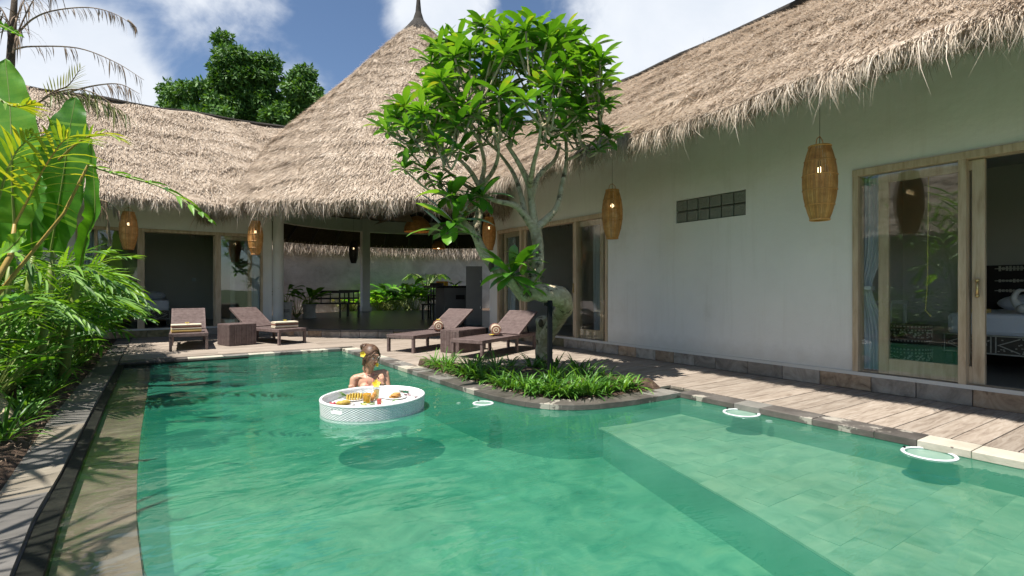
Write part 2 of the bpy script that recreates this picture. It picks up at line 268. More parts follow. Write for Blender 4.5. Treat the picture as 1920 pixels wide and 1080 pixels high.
# ------------------------------------------------------------------ mesh helpers
class MB:
    def __init__(s): s.v = []; s.f = []; s.t = []
    def add(s, vs, fs, t=None):
        o = len(s.v); s.v += [tuple(x) for x in vs]; s.f += [tuple(i+o for i in f) for f in fs]
        t = random.random() if t is None else t; s.t += [t]*len(fs); return s
    def box(s, c, d, rz=0, t=None, M=None, taper=1):
        x, y, z = d[0]/2, d[1]/2, d[2]/2
        vs = []
        for k in (-1, 1):
            q = taper if k > 0 else 1
            for i, j in ((-1, -1), (1, -1), (1, 1), (-1, 1)):
                p = Vector((i*x*q, j*y*q, k*z))
                if rz: p = Matrix.Rotation(rz, 3, 'Z') @ p
                p = p+Vector(c)
                vs.append(M @ p if M else p)
        return s.add(vs, [(3, 2, 1, 0), (4, 5, 6, 7), (0, 1, 5, 4), (1, 2, 6, 5), (2, 3, 7, 6), (3, 0, 4, 7)], t)
    def b2(s, x0, x1, y0, y1, z0, z1, **k): return s.box(((x0+x1)/2, (y0+y1)/2, (z0+z1)/2), (x1-x0, y1-y0, z1-z0), **k)
    def tube(s, pts, rs, n=8, t=None, cap=True, wob=0):
        pts = [Vector(p) for p in pts]
        if not hasattr(rs, '__len__'): rs = [rs]*len(pts)
        vs = []; ref = None
        for i, p in enumerate(pts):
            d = (pts[min(i+1, len(pts)-1)]-pts[max(i-1, 0)])
            d = d.normalized() if d.length > 1e-9 else Vector((0, 0, 1))
            if ref is None: ref = Vector((1, 0, 0)) if abs(d.x) < .8 else Vector((0, 1, 0))
            a = (ref-d*ref.dot(d)).normalized(); ref = a; bb = d.cross(a)
            for k in range(n):
                an = 2*pi*k/n; r = rs[i]
                if wob: r *= 1+wob*noise.noise(Vector((p.x*6+k*.8, p.y*6, p.z*6)))
                vs.append(p+(a*cos(an)+bb*sin(an))*r)
        fs = []
        for i in range(len(pts)-1):
            for k in range(n): fs.append((i*n+k, i*n+(k+1) % n, (i+1)*n+(k+1) % n, (i+1)*n+k))
        if cap: fs.append(tuple(range(n))[::-1]); fs.append(tuple((len(pts)-1)*n+k for k in range(n)))
        return s.add(vs, fs, t)
    def lathe(s, prof, c=(0, 0, 0), n=20, t=None, a0=0, a1=2*pi, close=True):
        vs = []; c = Vector(c)
        for r, z in prof:
            for k in range(n): an = 2*pi*k/n; vs.append(c+Vector((r*cos(an), r*sin(an), z)))
        fs = []
        for i in range(len(prof)-1):
            for k in range(n): fs.append((i*n+k, i*n+(k+1) % n, (i+1)*n+(k+1) % n, (i+1)*n+k))
        if close: fs.append(tuple(range(n))[::-1]); fs.append(tuple((len(prof)-1)*n+k for k in range(n)))
        return s.add(vs, fs, t)
    def ball(s, c, r, n=10, m=7, M=None, t=None):
        if not hasattr(r, '__len__'): r = (r, r, r)
        c = Vector(c); vs = []
        for i in range(1, m):
            ph = pi*i/m
            for k in range(n):
                an = 2*pi*k/n; p = Vector((r[0]*sin(ph)*cos(an), r[1]*sin(ph)*sin(an), r[2]*cos(ph)))
                if M: p = M @ p
                vs.append(c+p)
        for sg in (1, -1):
            p = Vector((0, 0, sg*r[2])); vs.append(c+(M @ p if M else p))
        fs = []
        for i in range(m-2):
            for k in range(n): fs.append((i*n+k, (i+1)*n+k, (i+1)*n+(k+1) % n, i*n+(k+1) % n))
        T = (m-1)*n
        for k in range(n): fs.append((T, k, (k+1) % n)); fs.append((T+1, (m-2)*n+(k+1) % n, (m-2)*n+k))
        return s.add(vs, fs, t)
    def prism(s, poly, z0, z1, t=None):
        n = len(poly); vs = [(x, y, z0) for x, y in poly]+[(x, y, z1) for x, y in poly]
        fs = [tuple(range(n))[::-1], tuple(range(n, 2*n))]+[(i, (i+1) % n, n+(i+1) % n, n+i) for i in range(n)]
        return s.add(vs, fs, t)
    def blade(s, p, d, up, L, w, n=4, fold=.25, droop=.3, prof='lance', t=None, twist=0, cross=False):
        """a leaf: starts at p, leaves along d, bends down by droop, folded along its midrib"""
        p = Vector(p); d = Vector(d).normalized(); up = Vector(up)
        sd_ = d.cross(up); sd_ = sd_.normalized() if sd_.length > 1e-6 else Vector((1, 0, 0))
        if twist: sd_ = Matrix.Rotation(twist, 3, d) @ sd_
        vs = []; q = p.copy(); dd = d.copy()
        for i in range(n+1):
            u = i/n
            if prof == 'lance': ww = w*sin(pi*min(1, (u*.93+.07))**.8)*(1 if u < .5 else (1-(u-.5)*.2))
            elif prof == 'ellip': ww = w*(sin(pi*min(1, u*.94+.03)**1.25))**.75 if u < 1 else w*.03
            else: ww = w*(1-u**3)*(.75+.25*min(1, u*4))
            ww = max(ww, w*.02)
            nn = sd_.cross(dd).normalized()
            vs += [q-sd_*ww/2+nn*fold*ww*.5, q, q+sd_*ww/2+nn*fold*ww*.5]
            dd = (dd+Vector((0, 0, -droop/n*(1+u)))).normalized(); q = q+dd*(L/n)
        fs = []
        for i in range(n):
            a = 3*i; fs += [(a, a+1, a+4, a+3), (a+1, a+2, a+5, a+4)]
        return s.add(vs, fs, t)
    def build(s, name, mat, parent=None, smooth=False, kind=None, bev=0, loc=None, rz=0, label=None):
        me = bpy.data.meshes.new(name); me.from_pydata(s.v, [], s.f)
        ms_ = mat if isinstance(mat, (list, tuple)) else [mat]
        for x in ms_: me.materials.append(MATS[x])
        at = me.attributes.new('tint', 'FLOAT', 'FACE'); at.data.foreach_set('value', s.t)
        if smooth: me.polygons.foreach_set('use_smooth', [True]*len(me.polygons))
        me.update()
        o = bpy.data.objects.new(name, me); COL.objects.link(o)
        if loc: o.location = loc
        if rz: o.rotation_euler.z = rz
        if bev: md = o.modifiers.new('bevel', 'BEVEL'); md.width = bev; md.segments = 2; md.limit_method = 'ANGLE'
        if parent is not None:
            o.parent = parent
        if kind: o['kind'] = kind
        if label: o['label'] = label
        return o
def npmesh(name, V, quads, tris, tint, mat, parent=None, kind=None):
    me = bpy.data.meshes.new(name); me.vertices.add(len(V)); me.vertices.foreach_set('co', np.asarray(V, dtype=np.float32).ravel())
    nq, n3 = len(quads), len(tris)
    loops = np.concatenate([quads.ravel(), tris.ravel()]).astype(np.int32)
    me.loops.add(len(loops)); me.loops.foreach_set('vertex_index', loops)
    st = np.concatenate([np.arange(nq)*4, nq*4+np.arange(n3)*3]).astype(np.int32)
    me.polygons.add(nq+n3); me.polygons.foreach_set('loop_start', st)
    me.materials.append(MATS[mat]); me.update(calc_edges=True); me.validate()
    at = me.attributes.new('tint', 'FLOAT', 'FACE'); at.data.foreach_set('value', np.asarray(tint, dtype=np.float32))
    o = bpy.data.objects.new(name, me); COL.objects.link(o)
    if parent is not None: o.parent = parent
    if kind: o['kind'] = kind
    return o
def thing(name, label, cat, loc=(0, 0, 0), rz=0, group=None):
    o = bpy.data.objects.new(name, None); COL.objects.link(o); o.location = loc; o.rotation_euler = (0, 0, rz); o.empty_display_size = .1
    o['label'] = label; o['category'] = cat
    if group: o['group'] = group
    return o
def tag(o, label, cat, group=None):
    o['label'] = label; o['category'] = cat
    if group: o['group'] = group
    return o
def struct(o): o['kind'] = 'structure'; return o
def kids(o): return [x for x in COL.objects if x.parent == o]
def dup(root, loc, rz, label, group=None):
    r = root.copy(); COL.objects.link(r); r.location = loc; r.rotation_euler = (0, 0, rz); r['label'] = label
    if group: r['group'] = group
    for ch in kids(root):
        c = ch.copy(); COL.objects.link(c); c.parent = r
        for g_ in kids(ch):
            d_ = g_.copy(); COL.objects.link(d_); d_.parent = c
    return r
def wparent(o, p):                      # parent, keeping the child's world place
    bpy.context.view_layer.update(); o.parent = p; o.matrix_parent_inverse = p.matrix_world.inverted()
def smooth_pts(pts, k=4):               # Catmull-Rom through (x,y,z[,r])
    P = [np.array(p, float) for p in pts]; P = [2*P[0]-P[1]]+P+[2*P[-1]-P[-2]]; out = []
    for i in range(1, len(P)-2):
        for j in range(k):
            t_ = j/k; a, b_, c, d = P[i-1], P[i], P[i+1], P[i+2]
            out.append(.5*((2*b_)+(-a+c)*t_+(2*a-5*b_+4*c-d)*t_*t_+(-a+3*b_-3*c+d)*t_**3))
    out.append(P[-2]); return out
def wp(o, p):                           # o was built in world coordinates: hang it under p without moving it
    o.parent = p
    if p.parent is None and tuple(p.location) != (0, 0, 0): o.location = Vector((0, 0, 0))-Vector(p.location)
    return o
# ================================================================== SETTING
WZ = -.05                               # water level
XW, YW, FZ = 5.72, 13.0, .165           # villa wall on the right, villa wall at the far left, floor level
b = MB(); b.add([(-400, -400, -.95), (400, -400, -.95), (400, 400, -.95), (-400, 400, -.95)], [(0, 1, 2, 3)]); struct(b.build('ground', 'ground'))
# pool outline (inner edge of the coping), anticlockwise from the near left
ARC = [(2.52, 8.80), (2.53, 8.0), (2.535, 7.2), (2.54, 6.4), (2.545, 5.8), (2.55, 5.2), (2.555, 4.75), (2.565, 4.37), (2.60, 4.08), (2.66, 3.84), (2.76, 3.62), (2.90, 3.47),
       (3.06, 3.39), (3.27, 3.335), (3.5, 3.305), (3.8, 3.295), (4.15, 3.29)]
INNERL = [(-.10, 8.78), (-.105, 6.5), (-.115, 4.6), (-.105, 3.6), (-.09, 3.0), (-.05, 2.4), (.03, 1.9), (.14, 1.4), (.30, .8), (.5, 0), (.6, -1.2)]
OUTL = [(-.40, 8.72), (-.405, 6.2), (-.395, 4.6), (-.385, 3.8), (-.375, 3.1), (-.35, 2.5), (-.29, 1.9), (-.2, 1.2), (-.05, .3), (.05, -1.2)]
pool = [(-.10, 8.78), (.72, 8.785)]+[(2.52, 8.80)]+ARC[1:]+[(4.15, -1.2), (.72, -1.2), (.6, -1.2)]+INNERL[::-1][1:-1]
b = MB(); n = len(pool); ZB = -.47
vs = [(x, y, -.012 if x > .65 else -.1) for x, y in pool]+[(x, y, ZB) for x, y in pool]
b.add(vs, [(i, (i+1) % n, n+(i+1) % n, n+i) for i in range(n)]); struct(b.build('pool_wall', 'pool_wall'))
# floor tiles under water: the far ones as one mass, the ledge tiles one by one
def clipx(pts, y):                      # x of a polyline at y
    for (x0, y0), (x1, y1) in zip(pts, pts[1:]):
        if min(y0, y1) <= y <= max(y0, y1) and y0 != y1: return x0+(x1-x0)*(y-y0)/(y1-y0)
    return pts[-1][0]
LEDGE = [(3.16, 3.31), (2.64, 1.59), (2.42, 1.0), (2.05, -.2), (1.75, -1.2)]
fl = MB(); fl.b2(-.6, 4.3, -1.3, 8.9, ZB-.05, ZB-.004); pf = struct(fl.build('pool_floor', 'pool_wall'))
tb = MB(); y = -1.2; r = 0
while y < 8.78:
    x = -.3+(.15 if r % 2 else 0)
    while x < 4.15:
        tb.add([(x, y, ZB+random.uniform(0, .003)), (x+.3, y, ZB+random.uniform(0, .003)), (x+.3, y+.15, ZB+.002), (x, y+.15, ZB+.002)], [(0, 1, 2, 3)]); x += .3
    y += .15; r += 1
o = tb.build('floor_tile', 'pool_tile', pf); o['kind'] = 'stuff'
LZ = -.215
led = [(x, y) for x, y in LEDGE]+[(4.15, -1.2), (4.15, 3.3)]
b = MB(); b.prism(led, ZB, LZ-.012); lg = struct(b.build('pool_ledge', 'pool_wall'))
tile_me = None; cnt = 0; y = -.55; r = 0
while y < 3.28:
    x = 4.15; first = r % 2; xl = clipx(LEDGE, y+.07)
    xa, xb_ = clipx(LEDGE, y), clipx(LEDGE, min(3.3, y+.145))
    while x > xl+.004:
        w = min(.298 if not first else .148, x-xl); first = 0
        if x-max(xa, xb_) < .32:
            q = MB(); q.prism([(xa, y), (x, y), (x, y+.1448), (xb_, y+.1448)], LZ-.008, LZ+.004); q.build('tile', 'ledge_tile', lg); break
        if w > .03:
            if w > .29 and tile_me is not None: o = bpy.data.objects.new('tile', tile_me); COL.objects.link(o)
            else:
                q = MB(); q.box((0, 0, 0), (w+.0015, .1448, .012)); o = q.build('tile', 'ledge_tile')
                if w > .29: tile_me = o.data
            o.location = (x-w/2, y+.0725, LZ+random.uniform(-.003, .001)); o.parent = lg; cnt += 1
        x -= w+.002
    y += .145; r += 1
# light rim stones along the ledge
# water body
b = MB(); wx = OUTL; zt, zb = WZ, -.9
wpoly = [(x+.0, y) for x, y in INNERL]+[(6.0, -1.2), (6.0, 9.3), (-.10, 9.3)]
b.prism(wpoly, zb, zt); struct(b.build('water', 'water'))
b = MB(); b.prism([(x-.02, y) for x, y in OUTL]+[(x-.0015, y) for x, y in INNERL[::-1]], zb, zt); struct(b.build('shelf_water', 'water_shallow'))
# shallow overflow shelf on the left with its slabs, black overflow channel, path
ys = [8.7, 8.1, 7.55, 6.95, 6.4, 5.8, 5.2, 4.65, 4.1, 3.55, 2.95, 2.4, 1.7, .9, 0, -1.2]
sh = MB(); sh.prism([(x, y) for x, y in OUTL]+[(x, y) for x, y in INNERL[::-1]], ZB, -.115); shelf = struct(sh.build('overflow_shelf', 'shelf_stone'))
chn = MB(); chn.b2(-.6, -.5, 1, 2, -.3, -.2)
def slab_strip(name, parent, A, B, ys, z0, z1, mats, gap=.003, slant=0):
    for y1, y0 in zip(ys, ys[1:]):
        mid = [yy for yy in (y0+(y1-y0)*k/3 for k in range(4))]
        L = [(clipx(A, yy)+.002, yy+slant) for yy in mid]; Rr = [(clipx(B, yy)-.002, yy) for yy in mid]
        L[0] = (L[0][0], L[0][1]+gap); Rr[0] = (Rr[0][0], Rr[0][1]+gap)
        q = MB(); q.prism(L[::-1]+Rr, z0, z1+random.uniform(-.002, .002)); q.build(name, random.choice(mats), parent)
slab_strip('slab', shelf, OUTL, INNERL, ys, -.113, -.095, ['shelf_stone'], slant=.03)
q = MB(); CH0 = [(x-.062-(.02 if y < 3.4 else 0), y) for x, y in OUTL]
nn = len(OUTL)
vs = [(x, y, -.028) for x, y in CH0]+[(x, y, -.034) for x, y in OUTL]+[(x, y, -.5) for x, y in OUTL]+[(x, y, -.5) for x, y in CH0]
q.add(vs, [(i, i+1, nn+i+1, nn+i) for i in range(nn-1)][::1]+[(nn+i, nn+i+1, 2*nn+i+1, 2*nn+i) for i in range(nn-1)]+[(3*nn+i, 3*nn+i+1, i+1, i) for i in range(nn-1)])
q.b2(-.465, 1.1, 8.71, 8.79, -.4, -.030)
struct(q.build('overflow_edge', 'black_stone'))
ps = MB(); PL = [(-.70, 14), (-.70, 5.2), (-.66, 3.6), (-.62, 2.5), (-.5, 1.2), (-.35, 0), (-.3, -1.2)]
PR = [(x-.004, y) for x, y in [(-.40-.064, 14), (-.40-.064, 8.7)]+CH0[1:]]
path = struct(MB().prism([(-.69, 12.9), (-.69, 5.2), (-.65, 3.6), (-.6, 2.5), (-.47, 1.2), (-.3, 0), (-.1, -1.2), (.04, -1.2), (-.12, .3), (-.27, 1.2), (-.38, 2), (-.45, 3.1), (-.47, 4.6), (-.47, 12.9)][::-1], -.4, -.03).build('path', 'path_grey'))
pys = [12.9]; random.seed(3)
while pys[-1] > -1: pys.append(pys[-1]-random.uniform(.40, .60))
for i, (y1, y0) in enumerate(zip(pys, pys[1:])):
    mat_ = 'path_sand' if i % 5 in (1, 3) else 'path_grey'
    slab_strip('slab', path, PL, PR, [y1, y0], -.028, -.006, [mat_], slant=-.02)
# left garden bed
b = MB(); vs = []; nx, ny = 26, 60
for j in range(ny+1):
    for i in range(nx+1):
        yy = -1.5+16*j/ny; xx = clipx(PL, min(max(yy, -1.19), 13.9))+.01-(i/nx)**1.4*7
        vs.append((xx, yy, -.03+(.10*min(1, i/4))+.05*noise.noise(Vector((xx*3, yy*3, 0)))+.02*noise.noise(Vector((xx*14, yy*14, 0)))*(i > 0)))
b.add(vs, [(j*(nx+1)+i, (j+1)*(nx+1)+i, (j+1)*(nx+1)+i+1, j*(nx+1)+i+1) for j in range(ny) for i in range(nx)])
struct(b.build('garden_soil', 'soil', smooth=True))
# fallen leaves and mulch chips on the soil edge
q = MB(); random.seed(5)
for k in range(900):
    yy = random.uniform(2.3, 9.5); xx = clipx(PL, yy)-abs(random.gauss(0, .12))+.02; s_ = random.uniform(.012, .035); a = random.uniform(0, 6.3)
    z = .0+min(.05, (clipx(PL, yy)-xx)*.5)+random.uniform(0, .02)
    q.blade((xx, yy, z), (cos(a), sin(a), random.uniform(-.2, .4)), (0, 0, 1), s_*1.8, s_*.7, n=1, fold=.2, droop=.3)
q.build('mulch', 'dry_palm', kind='stuff')
# deck planks
random.seed(11)
deck = struct(MB().prism([(4.36, -1.2), (5.75, -1.2), (5.75, 13.2), (-.46, 13.2), (-.46, 9.0), (2.74, 9.0), (2.76, 5.2), (4.36, 5.2)], -.2, -.03).build('deck', 'coping_dark'))
OUTC = [(2.74, 9.02), (2.76, 5.2), (2.80, 4.3), (2.95, 3.95), (3.2, 3.75), (4.36, 3.62)]
y = -1.2; P_ = .165; planks = 0; memo = {}
def plank(x0, x1, y0, w):
    key = (round(x1-x0, 2))
    if key not in memo or random.random() < .3:
        q = MB(); q.box((0, 0, -.014), (x1-x0-.004, w-.007, .028)); o = q.build('plank', 'plank', bev=.003); memo[key] = o
    else: o = memo[key].copy(); COL.objects.link(o)
    o.location = ((x0+x1)/2, y0+w/2, random.uniform(-.002, .0015)); o.parent = deck; o.rotation_euler.x = random.uniform(-.006, .006)
while y < 13.1:
    yc = y+P_/2
    if yc < 3.52: segs = [(4.36, 5.715)]
    elif yc < 9.0: segs = [(min(4.36, clipx(OUTC, yc)), 5.715)]
    else: segs = [(-.46, 5.715)]
    for x0, x1 in segs:
        if x1-x0 > 1.5:
            cuts = [x0]; x = x0+random.choice((.7, 1.2, 1.7))
            while x < x1-.4: cuts.append(x); x += 2.1
            cuts.append(x1)
        else: cuts = [x0, x1]
        for a, c in zip(cuts, cuts[1:]):
            # behind the pavilion plinth nothing of the deck shows
            if all(math.hypot(xx-6.24, yc-14.2) < 4.3 for xx in (a, c)) or (yc > 13.0): continue
            plank(a, c, y, P_); planks += 1
    y += P_
# coping stones
random.seed(21)
cop = struct(MB().b2(4.158, 4.355, -1.15, 3.3, -.2, -.052).b2(1.15, 2.515, 8.81, 8.99, -.2, -.052).build('pool_kerb', 'coping_dark'))
def cstone(poly, mat_, z=0):
    q = MB(); q.prism(poly, -.05, z+random.uniform(-.002, .002)); q.build('coping_stone', mat_, cop, bev=.004)
seq = ['coping_cream', 'coping_cream', 'coping_grey', 'coping_cream', 'coping_dark', 'coping_cream']
yb = [-1.2, -.72, -.2, .35, .84, 1.11, 1.39, 1.64, 2.06, 2.48, 2.72, 3.30]
mt = ['coping_cream', 'coping_grey', 'coping_cream', 'coping_cream', 'coping_cream', 'coping_grey', 'coping_cream', 'coping_dark', 'coping_dark', 'coping_grey', 'coping_dark']
mt = ['coping_cream', 'coping_grey', 'coping_cream', 'coping_cream', 'coping_cream', 'coping_cream', 'coping_dark', 'coping_dark', 'coping_dark', 'coping_grey', 'coping_dark']
for (a, c), m_ in zip(zip(yb, yb[1:]), mt): cstone([(4.138, a+.002), (4.352, a+.002), (4.352, c-.002), (4.138, c-.002)], m_)
xb = [-.46, -.05, .33, .78, 1.12, 1.48, 1.88, 2.28, 2.505]
for i, (a, c) in enumerate(zip(xb, xb[1:])): cstone([(a+.002, 8.79), (c-.002, 8.79), (c-.002, 8.995), (a+.002, 8.995)], ['coping_dark', 'coping_dark', 'coping_cream', 'coping_grey', 'coping_cream', 'coping_grey', 'coping_cream', 'coping_grey'][i], z=-.004)
AR = []
for (x0, y0), (x1, y1) in zip(ARC, ARC[1:]):
    n_ = max(1, int(math.hypot(x1-x0, y1-y0)/.05))
    for k in range(n_): AR.append((x0+(x1-x0)*k/n_, y0+(y1-y0)*k/n_))
AR.append(ARC[-1])
AR = [AR[0]]+[tuple(np.mean(AR[max(0, i-2):i+3], axis=0)) for i in range(1, len(AR)-1)]+[AR[-1]]
def offs(pts, d):
    out = []
    for i, p in enumerate(pts):
        a = pts[max(i-1, 0)]; c = pts[min(i+1, len(pts)-1)]; tx, ty = c[0]-a[0], c[1]-a[1]; l = math.hypot(tx, ty)
        out.append((p[0]-ty/l*d, p[1]+tx/l*d))
    return out
IN = offs(AR, -.012); OU = offs(AR, .225); i = 0; k = 0
while i < len(AR)-1:
    yy = AR[i][1]; st_ = 6 if yy > 5.0 else 4
    j = min(len(AR)-1, i+st_)
    if len(AR)-1-j < 2: j = len(AR)-1
    x_, y_ = AR[i]
    m_ = ['coping_cream', 'coping_grey', 'coping_dark', 'coping_grey'][k % 4] if y_ > 6.2 else ('coping_grey' if (y_ > 5.2 and k % 2) or x_ > 3.75 else 'coping_dark')
    cstone((IN[i:j+1]+OU[i:j+1][::-1]), m_); i = j; k += 1
# planter soil behind the round coping
q = MB(); vs = []; rows = 14; PO = [p for p in offs(AR, .22) if p[1] < 6.35]
bk = [(2.86, 6.35), (3.1, 5.95), (3.45, 5.6), (3.9, 5.4), (4.25, 5.0), (4.25, 4.4), (4.05, 3.8)]
bkx = smooth_pts([(x, y, 0) for x, y in bk], 12); m_ = len(PO)
for k in range(m_):
    u = k/(m_-1); bb = bkx[min(len(bkx)-1, int(u*(len(bkx)-1)))]
    for r in range(rows+1):
        w = r/rows; x = PO[k][0]*(1-w)+bb[0]*w; y = PO[k][1]*(1-w)+bb[1]*w
        vs.append((x, y, -.012+.10*sin(pi*w)+.02*noise.noise(Vector((x*8, y*8, 1)))*sin(pi*w)))
q.add(vs, [(k*(rows+1)+r, k*(rows+1)+r+1, (k+1)*(rows+1)+r+1, (k+1)*(rows+1)+r) for k in range(m_-1) for r in range(rows)])
struct(q.build('planter_soil', 'soil', smooth=True))
# ================================================================== VILLA BUILDINGS
def wallbox(b_, ax, c0, c1, a0, a1, z0, z1):     # ax 'X': wall plane at x=c0..c1, running a0..a1 in y
    if ax == 'X': b_.b2(c0, c1, a0, a1, z0, z1)
    else: b_.b2(a0, a1, c0, c1, z0, z1)
DT = 2.15
vr = thing('villa', 'white thatched villa wing along the right side of the pool, with two wooden sliding doors', 'building', (7.5, 4, 0))
b = MB()
for a0, a1, z0, z1 in [(-4, -.9, FZ, 3.05), (-.9, 2.45, DT, 3.05), (2.45, 3.6, FZ, 3.05), (3.6, 4.61, 2.16, 3.05), (3.6, 4.61, FZ, 1.86), (4.61, 5.89, FZ, 3.05), (5.89, 9.06, DT, 3.05), (9.06, 9.38, FZ, 3.05)]:
    wallbox(b, 'X', XW, XW+.15, a0, a1, z0, z1)
# joins: the pieces butt end to end; the pier returns into the pavilion
b.b2(XW+.15, 9.3, 9.23, 9.38, FZ, 3.05)
wp(b.build('wall', 'plaster'), vr)
b = MB(); b.b2(9.3, 9.45, -4, 9.38, FZ, 3.05); b.b2(XW+.15, 9.3, 3.3, 3.42, FZ, 2.6); b.b2(XW+.15, 9.3, 4.8, 4.9, FZ, 2.6); b.b2(XW+.15, 9.3, -2.2, -2.1, FZ, 2.6)
b.b2(XW+.152, XW+.165, 2.5, 5.8, FZ, 2.6)
wp(b.build('room_wall', 'room_paint'), vr)
wp(MB().b2(XW+.15, 9.3, -2.1, 9.23, 2.62, 2.7).build('ceiling', 'room_ceiling'), vr)
wp(MB().b2(XW+.004, 9.4, -4, 9.3, -.1, FZ-.003).build('floor', 'floor_stone'), vr)
wp(MB().b2(XW-.025, XW+.012, -4, 9.4, FZ-.022, FZ+.012).build('sill', 'plaster'), vr)
random.seed(33)
def plinth(parent, A, B, z1, dep=.05, step=(.3, .5)):
    A = Vector(A); B = Vector(B); L = (B-A).length; u = (B-A)/L; nrm = Vector((u.y, -u.x)); s_ = 0
    while s_ < L-.02:
        w = min(random.uniform(*step), L-s_)
        if L-s_-w < .15: w = L-s_
        c = A+u*(s_+w/2)+nrm*random.uniform(-.004, .006)
        q = MB(); nxx = 4
        q.box((0, 0, 0), (w-.006, dep, z1-.004)); o = q.build('stone', random.choices(['plinth_grey', 'plinth_brown', 'plinth_moss'], [4, 4, 1.8])[0], None, bev=.006)
        o.location = (c.x, c.y, z1/2); o.rotation_euler.z = atan2(u.y, u.x); bpy.context.view_layer.update() if False else None
        o.location = Vector(o.location)-parent.location; o.parent = parent
        s_ += w
plinth(vr, (XW-.005, 9.38), (XW-.005, -2.2), FZ-.02)
# glass blocks
gb = MB(); wp(MB().b2(XW+.05, XW+.14, 3.6, 4.61, 1.86, 2.16).build('window', 'plaster_dark'), vr); win = kids(vr)[-1]
for i in range(6):
    for j in range(2):
        o = MB().box((0, 0, 0), (.05, .158, .138)).build('glass_block', 'glass_block', win, bev=.012); o.location = (XW+.035, 3.6+.084+i*.1684, 1.86+.075+j*.15)
def door(parent, o0, u, nrm, xs, rail=True, panes=(), panels=(), z0=FZ+.012, z1=DT, cur=None):
    """xs: jamb spans; panes: fixed glass spans; panels: sliding leaves (x0,x1); all along u from o0"""
    u = Vector((u[0], u[1], 0)); nrm = Vector((nrm[0], nrm[1], 0)); o0 = Vector(o0)
    def bx(q, x0, x1, d0, d1, za, zb):
        P = [o0+u*x+nrm*d for x, d in ((x0, d0), (x1, d0), (x1, d1), (x0, d1))]
        poly = [(p.x, p.y) for p in P]
        ar = sum(poly[i][0]*poly[(i+1) % 4][1]-poly[(i+1) % 4][0]*poly[i][1] for i in range(4))
        q.prism(poly if ar > 0 else poly[::-1], za, zb)
    q = MB(); X0 = xs[0][0]; X1 = xs[-1][1]
    for a, c in xs: bx(q, a, c, -.12, .018, z0, z1-.05)
    bx(q, X0, X1, -.12, .022, z1-.05, z1+.015); bx(q, X0, X1, -.12, .012, z0-.012, z0)
    D = wp(q.build('door', 'teak', bev=.004), parent)
    for a, c in panes:
        g = MB(); bx(g, a-.002, c+.002, -.035, -.029, z0, z1-.048); g.build('pane', 'door_glass', D)
    for (a, c, hs_) in panels:
        s_ = MB(); w = .085
        bx(s_, a, a+w, -.10, -.055, z0+.003, z1-.055); bx(s_, c-w, c, -.10, -.055, z0+.003, z1-.055)
        bx(s_, a+w, c-w, -.098, -.057, z0+.003, z0+.15); bx(s_, a+w, c-w, -.098, -.057, z1-.14, z1-.055)
        s_.build('sliding_leaf', 'teak', D, bev=.003)
        g = MB(); bx(g, a+w-.002, c-w+.002, -.080, -.074, z0+.149, z1-.139); g.build('pane', 'door_glass', D)
        if hs_:
            x = c-w/2 if hs_ > 0 else a+w/2
            hh_ = MB(); p = o0+u*x+nrm*(-.028)
            hh_.tube([p+Vector((0, 0, .93)), p+Vector((0, 0, 1.07))], .011, 8)
            for z in (.935, 1.065): hh_.tube([p+Vector((0, 0, z)), p-nrm*.03+Vector((0, 0, z))], .009, 6); hh_.ball(p+Vector((0, 0, z)), .016, 8, 6)
            hh_.build('handle', 'brass', D, smooth=True)
    return D
# right-hand door, nearest: seen from outside u runs towards the camera (-y)
door(vr, (XW, 2.45, 0), (0, -1), (-1, 0), [(0, .05), (.83, .885), (3.3, 3.35)], panes=[(.05, .83)], panels=[(.20, .99, 1)])
door(vr, (XW, 9.06, 0), (0, -1), (-1, 0), [(0, .05), (.80, .85), (2.40, 2.45), (3.12, 3.17)], panes=[(.05, .80), (2.45, 3.12)], panels=[(2.28, 3.02, -1), (.15, .9, 1)])
# far-left villa wing
vl = thing('villa', 'white thatched villa wing at the far left behind the two left loungers', 'building', (-1, 14.5, 0))
b = MB()
for a0, a1, z0, z1 in [(-7, -1.34, FZ, 3.05), (-1.34, 1.93, DT+.04, 3.05), (1.93, 2.12, FZ, 3.05)]: wallbox(b, 'Y', YW, YW+.15, a0, a1, z0, z1)
b.b2(1.97, 2.12, YW+.15, 17, FZ, 3.05)
wp(b.build('wall', 'plaster'), vl)
b = MB(); b.b2(-7, 1.97, 16.4, 16.5, FZ, 3.05); b.b2(1.40, 1.50, 14.2, 16.4, FZ, 2.6); b.b2(-3.2, -3.1, YW+.15, 16.4, FZ, 2.6)
wp(b.build('room_wall', 'room_paint'), vl)
wp(MB().b2(-3.1, 1.97, YW+.15, 16.4, 2.62, 2.7).build('ceiling', 'room_ceiling'), vl)
wp(MB().b2(-7, 2.1, YW+.004, 16.4, -.1, FZ-.003).build('floor', 'floor_stone'), vl)
wp(MB().b2(-7, 2.1, YW-.03, YW+.012, FZ-.022, FZ+.012).build('sill', 'plaster'), vl)
plinth(vl, (-2.6, YW-.005), (2.1, YW-.005), FZ-.02)
wp(MB().box((.75, 16.385, 1.22), (.09, .02, .09)).build('light_switch', 'white_plastic', bev=.004), vl)
door(vl, (-1.34, YW, 0), (1, 0), (0, -1), [(0, .05), (.28, .33), (.96, 1.08), (2.33, 2.44), (3.22, 3.27)], panes=[(.05, .28), (.33, .96), (2.44, 3.22)], panels=[(2.30, 3.05, -1)], z1=DT+.04)
